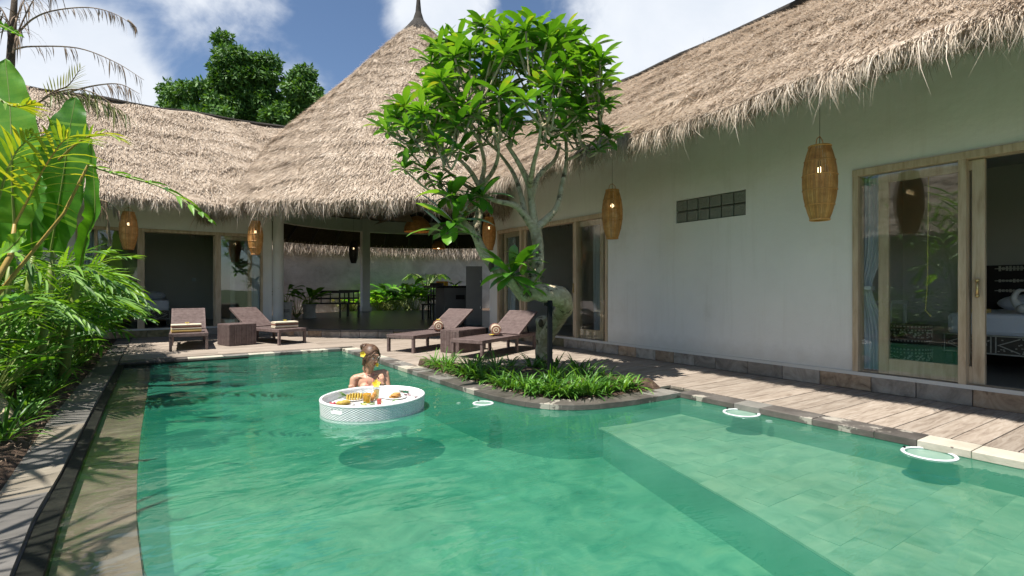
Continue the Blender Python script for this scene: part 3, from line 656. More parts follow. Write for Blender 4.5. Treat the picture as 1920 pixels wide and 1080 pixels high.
# round pavilion
PC = Vector((6.24, 14.2, 0)); PR_ = 4.70
pv = thing('pavilion', 'round open pavilion with tall conical thatched roof behind the loungers', 'building', tuple(PC))
circ = lambda r, a0, a1, n_: [(PC.x+r*cos(a0+(a1-a0)*k/n_), PC.y+r*sin(a0+(a1-a0)*k/n_)) for k in range(n_+1)]
b = MB(); b.prism(circ(PR_-.03, 0, 2*pi, 72)[:-1], -.1, FZ-.004); wp(b.build('floor', 'floor_stone', kind=None), pv)
random.seed(8)
b = MB()
ang = 2.2+1.15; k = 0
a = R(165)
while a < R(268):
    da = random.uniform(.30, .46)/PR_
    p0 = Vector((PC.x+PR_*cos(a), PC.y+PR_*sin(a))); p1 = Vector((PC.x+PR_*cos(a+da), PC.y+PR_*sin(a+da))); c = (p0+p1)/2; w = (p1-p0).length
    if p1.x < XW-.02:
        o = MB().box((0, 0, 0), (w-.006, .06, .118)).build('stone', random.choices(['plinth_grey', 'plinth_brown', 'plinth_moss'], [5, 3, 1])[0], pv, bev=.006)
        o.location = (c.x-PC.x, c.y-PC.y, .059); o.rotation_euler.z = atan2((p1-p0).y, (p1-p0).x)
        o = MB().box((0, 0, 0), (w-.004, .20, .036)).build('edge_slab', 'path_grey', pv, bev=.004)
        o.location = (c.x-PC.x-.0+.06*cos(a+da/2+pi), c.y-PC.y+.06*sin(a+da/2+pi), .138+.0); o.rotation_euler.z = atan2((p1-p0).y, (p1-p0).x)
    a += da
# columns and ring beam
for (x, y, r_, lab) in [(2.24, 12.93, .115, 'thick white round column at the left'), (6.10, 18.55, .17, 'dark square column at the back')]:
    q = MB()
    if r_ > .15: q.box((x-PC.x, y-PC.y, 1.85), (.27, .27, 3.4)); q.box((x-PC.x, y-PC.y, .24), (.36, .36, .14)); q.build('column', 'plaster', pv, label=lab)
    else: q.lathe([(r_, FZ), (r_, 3.3)], (x-PC.x, y-PC.y, 0), 28); q.build('column', 'plaster', pv, smooth=False, label=lab)
q = MB(); a0, a1, n_ = R(35), R(172), 40
for k in range(n_):
    pass
ci = circ(4.25, a0, a1, n_); cu = circ(4.45, a0, a1, n_)
vs = [(x-PC.x, y-PC.y, z) for z in (3.0, 3.42) for x, y in ci]+[(x-PC.x, y-PC.y, z) for z in (3.0, 3.42) for x, y in cu]; m_ = n_+1
fs = []
for k in range(n_): fs += [(k, k+1, m_+k+1, m_+k), (2*m_+k+1, 2*m_+k, 3*m_+k, 3*m_+k+1), (k+1, k, 2*m_+k, 2*m_+k+1)]
q.add(vs, fs); q.build('ring_beam', 'plaster', pv)
# ------------------------------------------------------------------ thatch
def thatch_strands(P, T, Nn, L, w, lift, tint, jit=.25):
    """two-segment blades lying on the slope: 5 points each"""
    n_ = len(P); S = np.cross(T, Nn); S /= np.linalg.norm(S, axis=1)[:, None]
    an = np.random.normal(0, jit, n_)[:, None]; D = T*np.cos(an)+S*np.sin(an); Sx = np.cross(D, Nn)
    L = L[:, None]; w = w[:, None]; lift = lift[:, None]
    mid = P+D*L*.5+Nn*lift*.35; tip = P+D*L+Nn*lift
    V = np.stack([P-Sx*w/2-Nn*.01, P+Sx*w/2-Nn*.01, mid+Sx*w*.45, mid-Sx*w*.45, tip], 1).reshape(-1, 3)
    i = (np.arange(n_)*5)[:, None]; return V, i+np.array([0, 1, 2, 3]), i+np.array([3, 2, 4]), np.concatenate([tint, tint])
def fringe(P, T, L, w, tint):
    """hanging strands at the eaves: 7 points each, bending from the slope direction to straight down"""
    n_ = len(P); up = np.array([0, 0, 1.0]); S = np.cross(T, up); S /= np.linalg.norm(S, axis=1)[:, None]
    lat = np.random.normal(0, .22, n_)[:, None]; out = np.random.normal(0, .15, n_)[:, None]
    L = L[:, None]; w = w[:, None]; H = T*np.array([1, 1, 0]); H /= np.linalg.norm(H, axis=1)[:, None]
    d1 = T+S*lat*.5; d2 = T*.45-up*.8+S*lat+H*out; d3 = -up+S*lat*1.6+H*out
    q0 = P; q1 = q0+d1*L*.33; q2 = q1+d2*L*.33; q3 = q2+d3*L*.38
    tw = np.random.normal(0, .8, n_)[:, None]; Sx = S*np.cos(tw)+H*np.sin(tw)
    V = np.stack([q0-Sx*w/2, q0+Sx*w/2, q1+Sx*w/2, q1-Sx*w/2, q2+Sx*w*.35, q2-Sx*w*.35, q3], 1).reshape(-1, 3)
    i = (np.arange(n_)*7)[:, None]
    return V, np.concatenate([i+np.array([0, 1, 2, 3]), i+np.array([3, 2, 4, 5])]), i+np.array([5, 4, 6]), np.concatenate([tint, tint, tint])
def roofplane(parent, E0, E1, up_dir, Ls, nrow, nstr, nfr, wst, mat_='thatch', thick=.17, keep=None, cut=None, Lr=(.14, .26), seed=1):
    """E0->E1 eave line; up_dir unit vector up the slope; Ls slope length. returns the roof object"""
    rng = np.random.RandomState(seed)
    E0 = np.array(E0); E1 = np.array(E1); U = np.array(up_dir); U = U/np.linalg.norm(U); A = E1-E0; LA = np.linalg.norm(A); A = A/LA; Nn = np.cross(A, U)
    if Nn[2] < 0: Nn = -Nn
    cw = .62
    def surf(a, s_):                    # saw-tooth courses, wavering along the roof, and soft undulation
        a = np.asarray(a, float); s_ = np.asarray(s_, float)
        wv = .10*np.sin(a*1.7+s_*2)+.05*np.sin(a*4.3+1)+.05*np.sin(a*9.1+s_*3)
        fr_ = ((s_+wv)/cw) % 1.0
        off = .030*(1-fr_)**2*(.45+.55*np.sin(a*2.3+s_*5)**2)+.02*np.sin(a*2.1+s_*1.3)+.012*np.sin(a*6.1+s_*4.7)
        return E0+A*a[..., None]+U*s_[..., None]+Nn*off[..., None]
    na = int(LA/.10); ns = int(Ls/.07)
    g_a, g_s = np.meshgrid(np.linspace(0, LA, na+1), np.linspace(0, Ls, ns+1), indexing='ij')
    V = surf(g_a, g_s).reshape(-1, 3); idx = np.arange((na+1)*(ns+1)).reshape(na+1, ns+1)
    q = np.stack([idx[:-1, :-1], idx[1:, :-1], idx[1:, 1:], idx[:-1, 1:]], -1).reshape(-1, 4)
    # underside
    n0 = len(V); B = [E0-Nn*thick+U*.12, E1-Nn*thick+U*.12, E1-Nn*thick+U*Ls, E0-Nn*thick+U*Ls]
    V2 = np.concatenate([V, np.array(B)])
    q2 = np.concatenate([q, np.array([[n0+3, n0+2, n0+1, n0]])])
    if keep is not None:
        cen = V2[q2].mean(1); q2 = q2[[keep(c) for c in cen]]
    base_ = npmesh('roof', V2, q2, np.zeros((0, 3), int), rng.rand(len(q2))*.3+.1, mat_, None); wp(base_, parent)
    a = rng.rand(nstr)*LA; s_ = rng.rand(nstr)**.95*Ls+.02; P = surf(a, s_)
    if keep is not None: k_ = np.array([keep(c) for c in P]); a, s_, P = a[k_], s_[k_], P[k_]
    n_ = len(P); T = np.tile(-U, (n_, 1)); NN = np.tile(Nn, (n_, 1))
    tint = np.clip(rng.normal(.52, .32, n_)+.10*np.sin(s_*10.1+a*.5), 0, 1)
    V1, Q1, T1, t1 = thatch_strands(P, T, NN, rng.uniform(*Lr, n_), rng.uniform(.6, 1.3, n_)*wst, np.abs(rng.normal(.020, .022, n_)), tint)
    a = rng.rand(nfr)*LA; dp = rng.rand(nfr)**1.5; P = surf(a, rng.rand(nfr)*.10)-Nn*(dp*thick*.8)[:, None]+U*(dp*.14)[:, None]
    if keep is not None: k_ = np.array([keep(c) for c in P]); a, dp, P = a[k_], dp[k_], P[k_]
    n_ = len(P); clump = .75+.45*np.sin(a*13+3*np.sin(a*5))*np.sin(a*31)
    L = rng.uniform(.11, .27, n_)*clump+.05; lg_ = rng.rand(n_) < .012; L[lg_] *= 1.8
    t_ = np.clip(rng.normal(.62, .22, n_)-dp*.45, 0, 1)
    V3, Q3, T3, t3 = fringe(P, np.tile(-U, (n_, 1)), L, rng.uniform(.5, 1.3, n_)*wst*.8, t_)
    off = len(V1); V = np.concatenate([V1, V3]); Q = np.concatenate([Q1, Q3+off]); T = np.concatenate([T1, T3+off])
    nq1 = len(Q1); nt1 = len(T1); tt = np.concatenate([t1[:nq1], t3[:len(Q3)], t1[nq1:], t3[len(Q3):]])
    o = npmesh('thatch', V, Q, T, tt, mat_, base_, 'stuff'); return base_
XE, ZE = 4.30, 2.66                     # right eave edge (tips hang lower)
XRR, ZRR = 7.6, 5.06
up = np.array([XRR-XE, 0, ZRR-ZE])
cone_in = lambda p: math.hypot(p[0]-PC.x, p[1]-PC.y)
def cone_z(r_): return 2.62+(5.7-r_)*1.095
keepR = lambda p: not (cone_in(p) < 5.5 and p[2] < cone_z(cone_in(p))-.30)
rr = roofplane(vr, (XE, -2.0, ZE), (XE, 13.0, ZE), up, np.linalg.norm(up), 0, 150000, 30000, .0075, keep=keepR, seed=2, Lr=(.10, .20))
def ridge(parent_roof, pts, r_, seedv=0):
    q = MB(); q.tube(pts, r_, 8, wob=.5); rng = random.Random(seedv)
    for (p, c) in zip(pts, pts[1:]):
        p = Vector(p); c = Vector(c)
        for k in range(int((c-p).length*60)):
            x = p.lerp(c, rng.random())+Vector((0, 0, r_*.6)); dd = Vector((rng.gauss(0, .7), rng.gauss(0, .7), rng.uniform(-.1, .5)))
            q.blade(x, dd, (0, 0, 1), rng.uniform(.05, .13), .008, n=1, fold=0, droop=.3)
    q.build('ridge_cap', 'ridge_binding', parent_roof)
ridge(rr, [(XRR, -2+.5*k, ZRR+.02+.012*sin(k*1.3)) for k in range(31)], .05)
# red clay ridge tiles on the near end of the right roof
for k in range(12):
    q = MB(); y0 = 4.05-.26*k; prof = []
    n_ = 8
    for yy, rr_ in ((y0+.0, .135), (y0-.28, .118)):
        for j in range(n_+1): an = pi*j/n_; prof.append((XRR+rr_*1.25*cos(an), yy, ZRR+.12+rr_*sin(an)))
    q.add(prof, [(j, j+1, n_+2+j, n_+1+j) for j in range(n_)]+[tuple(range(n_+1))[::-1], tuple(range(n_+1, 2*n_+2))]); q.build('ridge_tile', 'roof_tile', rr)
YE, ZEL = 11.45, 2.61
up = np.array([0, 14.3-YE, 5.06-ZEL])
rl = roofplane(vl, (-7, YE, ZEL), (5, YE, ZEL), up, np.linalg.norm(up), 0, 70000, 14000, .012, keep=keepR, Lr=(.13, .24), seed=5)
ridge(rl, [(-7+.5*k, 14.3, 5.07+.015*sin(k*1.7)) for k in range(25)], .04, 3)
# back slopes so that the roofs are whole
for par, vsq in ((vr, [(XRR, -2, ZRR), (XRR, 13, ZRR), (11.0, 13, 2.5), (11.0, -2, 2.5)]), (vl, [(-7, 14.3, 5.06), (3.2, 14.3, 5.06), (2.2, 17.6, 2.5), (-7, 17.6, 2.5)])):
    q = MB(); q.add(vsq, [(0, 1, 2, 3)]); q.add([(x, y, z-.25) for x, y, z in vsq], [(3, 2, 1, 0)]); wp(q.build('roof', 'thatch_under', kind=None, label='back slope of the thatched roof'), par)
# cone
RE, AZ0 = 5.7, 0
def cone():
    rng = np.random.RandomState(9); H0, APX = 2.66, 8.86
    Ls = math.hypot(RE, APX-H0); s_max = Ls
    def surf(th, s_):
        u = s_/Ls; r_ = RE*(1-u); z = H0+(APX-H0)*u
        z = z+.16*np.sin(pi*u)*0-.30*np.sin(pi*np.clip(u*1.0, 0, 1))*0
        wv = .12*np.sin(th*7+s_*2)+.06*np.sin(th*19+1)
        fr_ = ((s_+wv)/.62) % 1.0; off = .030*(1-fr_)**2*(.4+.6*np.sin(th*13+s_*3)**2)+.03*np.sin(th*9+s_*1.3)+.015*np.sin(th*31+s_*4.7)
        off = off*np.clip((1-u)*6, 0, 1)
        sl_ = (APX-H0)/RE; nl = math.hypot(1, sl_); nr, nz = sl_/nl, 1/nl
        rr_ = r_+off*nr
        return np.stack([rr_*np.cos(th), rr_*np.sin(th), z+off*nz], -1)
    nth, ns = 240, 110
    g_t, g_s = np.meshgrid(np.linspace(0, 2*pi, nth, endpoint=False), np.linspace(0, Ls*.985, ns+1), indexing='ij')
    V = surf(g_t, g_s).reshape(-1, 3); idx = np.arange(nth*(ns+1)).reshape(nth, ns+1); nx_ = np.roll(idx, -1, 0)
    q = np.stack([idx[:, :-1], nx_[:, :-1], nx_[:, 1:], idx[:, 1:]], -1).reshape(-1, 4)
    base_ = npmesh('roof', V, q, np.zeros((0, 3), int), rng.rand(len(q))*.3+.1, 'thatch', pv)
    # underside cone (dark poles and thatch seen from below)
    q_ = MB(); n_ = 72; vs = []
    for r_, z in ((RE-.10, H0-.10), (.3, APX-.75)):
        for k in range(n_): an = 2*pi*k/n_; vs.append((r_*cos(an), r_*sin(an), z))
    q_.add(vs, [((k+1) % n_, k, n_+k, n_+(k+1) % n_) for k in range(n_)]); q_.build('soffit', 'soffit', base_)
    rf = MB()
    for k in range(36):
        an = 2*pi*k/36; rf.tube([((RE-.35)*cos(an), (RE-.35)*sin(an), H0-.0), (.5*cos(an), .5*sin(an), APX-1.25)], .05, 6)
    rf.build('rafter', 'dark_wood', base_, kind='stuff')
    nS = 150000; u = 1-np.sqrt(rng.rand(nS)); s_ = u*Ls*.985+.02; th = rng.uniform(R(120), R(335), nS)
    P = surf(th, s_); sl_ = (APX-H0)/RE; nl = math.hypot(1, sl_)
    T = np.stack([np.cos(th)/nl, np.sin(th)/nl, -np.full(nS, sl_/nl)], -1); NN = np.stack([np.cos(th)*sl_/nl, np.sin(th)*sl_/nl, np.full(nS, 1/nl)], -1)
    tint = np.clip(rng.normal(.5, .32, nS)+.10*np.sin(s_*10.1+th*3), 0, 1)
    V1, Q1, T1, t1 = thatch_strands(P, T, NN, rng.uniform(.13, .27, nS), rng.uniform(.6, 1.3, nS)*.013, np.abs(rng.normal(.024, .026, nS)), tint, .28)
    nF = 25000; th = np.concatenate([rng.uniform(R(150), R(290), 17000), rng.uniform(0, 2*pi, 8000)]); dp = rng.rand(nF)**1.4
    P = surf(th, rng.rand(nF)*.16); NN = np.stack([np.cos(th)*sl_/nl, np.sin(th)*sl_/nl, np.full(nF, 1/nl)], -1); P = P-NN*(dp*.24)[:, None]
    T = np.stack([np.cos(th)/nl, np.sin(th)/nl, -np.full(nF, sl_/nl)], -1)
    L = rng.uniform(.12, .28, nF)*(.75+.45*np.sin(th*60+3*np.sin(th*25))*np.sin(th*140))+.06; L[rng.rand(nF) < .02] *= 1.6
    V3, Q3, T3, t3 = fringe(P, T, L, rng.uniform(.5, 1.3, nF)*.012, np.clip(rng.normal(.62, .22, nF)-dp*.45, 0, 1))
    off = len(V1); V = np.concatenate([V1, V3]); Q = np.concatenate([Q1, Q3+off]); T = np.concatenate([T1, T3+off])
    tt = np.concatenate([t1[:len(Q1)], t3[:len(Q3)], t1[len(Q1):], t3[len(Q3):]])
    npmesh('thatch', V, Q, T, tt, 'thatch', base_, 'stuff')
    f = MB(); f.lathe([(.50, 8.30), (.44, 8.42), (.30, 8.60), (.16, 8.78), (.085, 9.02), (.06, 9.3), (.05, 9.45), (.085, 9.50), (.05, 9.56), (.035, 9.8), (.012, 10.0)], (0, 0, 0), 20)
    for k in range(60):
        an = random.uniform(0, 6.28); f.blade((.40*cos(an), .40*sin(an), 8.5), (cos(an), sin(an), -.9), (0, 0, 1), .3, .02, n=1, droop=.2)
    f.build('finial', 'ridge_binding', base_, smooth=False)
cone()
# garden wall behind the pavilion
q = MB(); q.b2(-2, 15.5, 21.3, 21.5, -.2, 3.1); gw = q.build('garden_wall', 'cement'); tag(gw, 'rough grey cement wall behind the pavilion and its plants', 'wall')
rg = np.random.RandomState(4); nW = 9000; Pw = np.stack([rg.uniform(-1, 15, nW), 21.28-rg.rand(nW)*.12, 2.62+rg.rand(nW)*.45], -1)
Vw, Qw, Tw, tw_ = fringe(Pw, np.tile([0, -.5, -.86], (nW, 1)), rg.uniform(.22, .46, nW), rg.uniform(.012, .028, nW), np.clip(rg.normal(.6, .25, nW), 0, 1))
npmesh('wall_thatch', Vw, Qw, Tw, tw_, 'thatch', gw, 'stuff')
struct(MB().b2(-2, 15.5, 18.7, 21.3, -.2, .05).build('back_garden_soil', 'soil'))
# the neighbouring thatched house behind the left garden (seen mirrored in the door glass)
nb_ = thing('garden_house', 'thatched white house behind the left garden, mirrored in the right door glass', 'building', (-7, 4, 0))
b = MB(); b.b2(-9, -6.0, 0, 9, 0, 2.7); wp(b.build('wall', 'plaster'), nb_)
upn = np.array([-2.6, 0, 2.1]); roofplane(nb_, (-5.0, -1, 2.45), (-5.0, 10, 2.45), upn, 3.34, 0, 16000, 3500, .02, seed=8)
# ================================================================== FURNITURE
def lounger_build(label, group):
    t = thing('sun_lounger', label, 'sun lounger', group=group); Wd, SL, TL = .54, 1.05, 1.62; H = .275
    q = MB()                            # woven deck of ribs across the seat
    n_ = 34
    for i in range(n_): q.box((.015+SL*(i+.5)/n_, 0, H-.014), (SL/n_*.80, Wd-.03, .016))
    q.box((SL/2, 0, H-.027), (SL-.02, Wd-.04, .012)); q.build('seat', 'wicker', t)
    q = MB()
    for s_ in (-1, 1): q.box((TL/2, s_*(Wd/2-.018), H-.028), (TL, .036, .052))
    q.box((.018, 0, H-.028), (.036, Wd-.072, .052)); q.box((TL-.018, 0, H-.028), (.036, Wd-.072, .052)); q.build('frame', 'wicker', t, bev=.004)
    an = R(29); BL = .70; q = MB(); M = Matrix.Translation((SL, 0, H-.004)) @ Matrix.Rotation(-an, 4, 'Y')
    n_ = 24
    for i in range(n_): q.box((BL*(i+.5)/n_, 0, .008), (BL/n_*.80, Wd-.03, .016), M=M)
    q.box((BL/2, 0, -.008), (BL, Wd-.03, .014), M=M); q.box((BL/2, Wd/2-.02, -.002), (BL, .028, .034), M=M); q.box((BL/2, -Wd/2+.02, -.002), (BL, .028, .034), M=M); q.build('backrest', 'wicker', t)
    q = MB(); tp = M @ Vector((.42, 0, -.01))
    for s_ in (-1, 1): q.tube([tp+Vector((0, s_*.18, 0)), (1.52, s_*.18, H-.04)], .009, 6)
    q.tube([(1.52, -.18, H-.04), (1.52, .18, H-.04)], .009, 6); q.build('support', 'steel_black', t)
    for x, s_ in ((.03, 1), (.03, -1), (1.0, 1), (1.0, -1), (TL-.04, 1), (TL-.04, -1)):
        q = MB(); q.box((x, s_*(Wd/2-.022), (H-.054)/2), (.046, .040, H-.054)); q.build('leg', 'wicker', t, bev=.003)
    return t
GL = 'brown wicker sun loungers by the pool'
L1 = lounger_build('brown wicker sun lounger facing the camera with the orange and cream towel', GL); L1.location = (.385, 9.86, 0); L1.rotation_euler.z = R(88)
dup(L1, (1.97, 9.95, 0), R(112), 'brown wicker sun lounger right of the wicker cube, cream folded towel on it', GL)
dup(L1, (3.08, 7.72, 0), R(27), 'brown wicker sun lounger behind the long wicker box, farther of the right pair', GL)
dup(L1, (3.58, 6.50, 0), R(26), 'brown wicker sun lounger nearest the planter, in front of the tree trunk', GL)
def ottoman(label, loc, rz, sx, sy, h_, grp):
    t = thing('wicker_table', label, 'side table', loc, rz, grp)
    q = MB(); n_ = int(sx/.028)
    for i in range(n_):
        x = -sx/2+sx*(i+.5)/n_
        for s_ in (-1, 1): q.box((x, s_*(sy/2-.006), h_/2-.005), (sx/n_*.74, .016, h_-.03))
    n2 = int(sy/.028)
    for i in range(n2):
        y = -sy/2+sy*(i+.5)/n2
        for s_ in (-1, 1): q.box((s_*(sx/2-.006), y, h_/2-.005), (.016, sy/n2*.74, h_-.03))
    q.b2(-sx/2+.01, sx/2-.01, -sy/2+.01, sy/2-.01, .004, h_-.02); q.build('body', 'wicker', t)
    q = MB()
    for i in range(n_): q.box((-sx/2+sx*(i+.5)/n_, 0, h_-.004), (sx/n_*.78, sy+.006, .014))
    q.box((0, 0, h_-.014), (sx+.004, sy+.004, .014)); q.build('top', 'wicker', t)
ottoman('square brown wicker cube table between the two left loungers', (1.13, 10.42, 0), R(18), .46, .46, .37, 'wicker side tables')
ottoman('long brown wicker box table between the two right loungers', (4.03, 7.40, 0), R(24), .72, .36, .35, 'wicker side tables')
# towels
def frangipani(p, r_, label, cat='flower', mat_='petal', tilt=(0, 0, 1), grp=None, parent=None, name='flower'):
    q = MB(); up_ = Vector(tilt).normalized(); a_ = up_.orthogonal().normalized(); b_ = up_.cross(a_); p = Vector(p)
    for k in range(5):
        an = 2*pi*k/5; d = a_*cos(an)+b_*sin(an); q.blade(p, d+up_*.55, up_, r_, r_*.75, n=3, fold=.15, droop=.12, prof='ellip')
    q.ball(p+up_*r_*.12, r_*.14, 6, 4)
    o = q.build(name, mat_, parent)
    if parent is None: tag(o, label, cat, grp)
    return o
def towel(label, loc, rz, mats, end_on=False):
    t = thing('towel', label, 'towel', loc, rz, 'folded pool towels')
    def roll(y, z, r_, L, m_, nm):
        q = MB(); pts = []
        n_ = 30
        for s_ in (-1, 1):
            for i in range(n_+1):
                an = i/n_*2*pi*2.5; rr_ = r_*(.25+.75*i/n_); pts.append((s_*L/2, y+rr_*cos(an), z+rr_*sin(an)))
        q.add(pts, [(i, i+1, n_+2+i, n_+1+i) for i in range(n_)])
        q.tube([(-L/2, y, z), (L/2, y, z)], [r_*.97]*2, 14) if False else None
        sp = MB(); o = q.build(nm, m_, t, smooth=True); md = o.modifiers.new('thick', 'SOLIDIFY'); md.thickness = r_*.2; return o
    def fold(z, h_, m_, L=.42, D=.2):
        q = MB(); n_ = 12; vs = []
        for s_ in (-1, 1):
            for i in range(n_): an = 2*pi*i/n_; vs.append((s_*L/2+random.uniform(-.003, .003), (D/2-h_/2)*(1 if cos(an) > 0 else -1)+h_/2*cos(an), z+h_/2+h_/2*sin(an)*(1)))
        q.add(vs, [(i, (i+1) % n_, n_+(i+1) % n_, n_+i) for i in range(n_)]+[tuple(range(n_))[::-1], tuple(range(n_, 2*n_))]); q.build('fold', m_, t, smooth=False, bev=.004)
    if not end_on:
        z = 0
        for h_, m_ in mats: fold(z, h_, m_); z += h_*.96
    else:
        roll(0, .085, .085, .30, 'towel_cream', 'roll')
        for xx in (-.1, .02, .12):
            q = MB(); q.lathe([(.087, -.018), (.0895, 0), (.087, .018)], (0, 0, 0), 20, close=False); o = q.build('stripe', 'towel_brown', t); o.rotation_euler = (0, pi/2, 0); o.location = (xx, 0, .085)
        q = MB(); q.lathe([(.062, 0), (.064, .006)], (0, 0, 0), 20, close=False)
        for kx in (-.151, .151):
            for rr_, mm in ((.070, 'towel_brown'), (.048, 'towel_cream'), (.030, 'towel_brown'), (.014, 'towel_cream')):
                q = MB(); q.lathe([(rr_, -.006), (rr_, .006)], (0, 0, 0), 16); o = q.build('roll_end', mm, t); o.rotation_euler = (0, pi/2, 0); o.location = (kx+(.07-rr_)*.12*(1 if kx > 0 else -1), 0, .085)
    return t
p = G(342, 612, .28)
towel('folded orange and cream striped towel on the far left lounger', (.36, 10.2, .278), R(2), [(.045, 'towel_yellow'), (.032, 'towel_cream'), (.026, 'towel_brown'), (.030, 'towel_cream')])
towel('folded cream and brown towel on the lounger left of the pavilion step', (1.90, 10.32, .278), R(12), [(.050, 'towel_cream'), (.028, 'towel_brown'), (.038, 'towel_cream')])
towel('rolled towel with dark stripes on the farther of the two right loungers', (3.92, 8.10, .278), R(66), None, True)
towel('rolled towel with dark stripes on the lounger nearest the tree', (4.30, 6.88, .278), R(62), None, True)
gf = 'yellow frangipani flowers on the loungers'
frangipani((.37, 10.16, .415), .045, 'yellow flower on top of the orange and cream towel', grp=gf)
frangipani((1.90, 10.30, .40), .045, 'yellow flower on top of the cream and brown folded towel', grp=gf)
frangipani((3.92, 8.09, .452), .05, 'yellow flower on the rolled towel of the farther right lounger', grp=gf)
frangipani((4.13, 6.72, .285), .05, 'yellow flower lying on the seat of the lounger nearest the tree', grp=gf)
# rattan lamps
def lamp(px, y0, y1, d, label, h_=.60, cord=.5, grp='barrel shaped rattan lanterns under the eaves', dark=False):
    zt = 1-(y0-540)*d/FPX; zb = 1-(y1-540)*d/FPX; h_ = zt-zb; c = W(px, 540, d); rm = h_*.215
    t = thing('rattan_lantern', label, 'hanging lamp', (c.x, c.y, zb), 0, grp)
    pr = [(rm*(.50+.50*sin(pi*(.12+.76*u))**1.1*1.0) if True else 0, h_*u) for u in [i/10 for i in range(11)]]
    pr = [(rm*(.55+.45*(1-((u-.52)/.52)**2)), h_*u) for u in [i/10 for i in range(11)]]
    q = MB(); n_ = 44
    for k in range(n_):
        an = 2*pi*k/n_; w = 2*pi*rm/n_*.80
        vs = []
        for r_, z in pr:
            ww = w*(r_/rm)/2/r_
            vs += [(r_*cos(an-ww), r_*sin(an-ww), z), (r_*cos(an+ww), r_*sin(an+ww), z)]
        q.add(vs, [(2*i, 2*i+1, 2*i+3, 2*i+2) for i in range(10)])
    m_ = 'dark_wood' if dark else 'rattan'
    o = q.build('shade', m_, t); md = o.modifiers.new('thick', 'SOLIDIFY'); md.thickness = .003
    q = MB()
    for i, (r_, z) in enumerate(pr):
        if i in (0, 10) or i % 2 == 0:
            q.tube([(r_*1.01*cos(a), r_*1.01*sin(a), z) for a in [2*pi*k/24 for k in range(25)]], .0045 if 0 < i < 10 else .008, 5, cap=False)
    q.build('hoop', m_, t)
    q = MB(); q.tube([(-pr[-1][0]*.8, 0, h_), (-pr[-1][0]*.6, 0, h_+.06), (0, 0, h_+.09), (pr[-1][0]*.6, 0, h_+.06), (pr[-1][0]*.8, 0, h_)], .004, 5); q.build('handle', m_, t)
    q = MB(); q.tube([(0, 0, h_+.09), (0, 0, h_+.09+cord)], .0022, 5); q.tube([(0, 0, h_*.78), (0, 0, h_+.09)], .003, 5); q.build('cord', 'steel_black', t)
    q = MB(); q.lathe([(.018, h_*.72), (.022, h_*.80)], (0, 0, 0), 10); q.build('socket', 'steel_black', t)
    q = MB(); q.ball((0, 0, h_*.68), (.022, .022, .030), 10, 8); q.build('bulb', 'bulb_glow', t, smooth=True)
lamp(1537, 275, 412, 4.60, 'biggest rattan lantern, hanging beside the right-hand sliding door', cord=.45)
lamp(1148, 357, 447, 6.95, 'rattan lantern hanging right of the far door on the right wall', cord=.5)
lamp(917, 408, 468, 10.1, 'rattan lantern behind the tree at the end pillar of the right wing', cord=.5)
lamp(241, 398, 467, 9.5, 'rattan lantern over the far left sliding door, nearest the palms', cord=.5)
lamp(479, 415, 477, 10.3, 'rattan lantern in front of the far left wing beside the round column', cord=.5)
lamp(663, 453, 493, 14.3, 'small dark woven lantern hanging inside the pavilion left of the square column', cord=1.6, grp='lamps inside the pavilion', dark=True)
def dome(px, py, d, r_, label, m_='rattan'):
    c = W(px, py, d); t = thing('dome_lamp', label, 'hanging lamp', tuple(c), 0, 'lamps inside the pavilion')
    q = MB(); q.lathe([(r_, -r_*.35), (r_*.97, 0), (r_*.8, r_*.4), (r_*.4, r_*.75), (.03, r_*.85)], (0, 0, 0), 28, close=False); q.build('shade', m_, t)
    MB().tube([(0, 0, r_*.8), (0, 0, r_*.8+1.6)], .005, 5).build('cord', 'steel_black', t)
    MB().ball((0, 0, -r_*.1), .05, 8, 6).build('bulb', 'bulb_glow', t)
dome(783, 426, 14.0, .36, 'wide woven dome lamp hanging under the cone roof behind the tree leaves')
dome(822, 462, 15.5, .2, 'small woven dome lamp hanging lower right of the wide one')
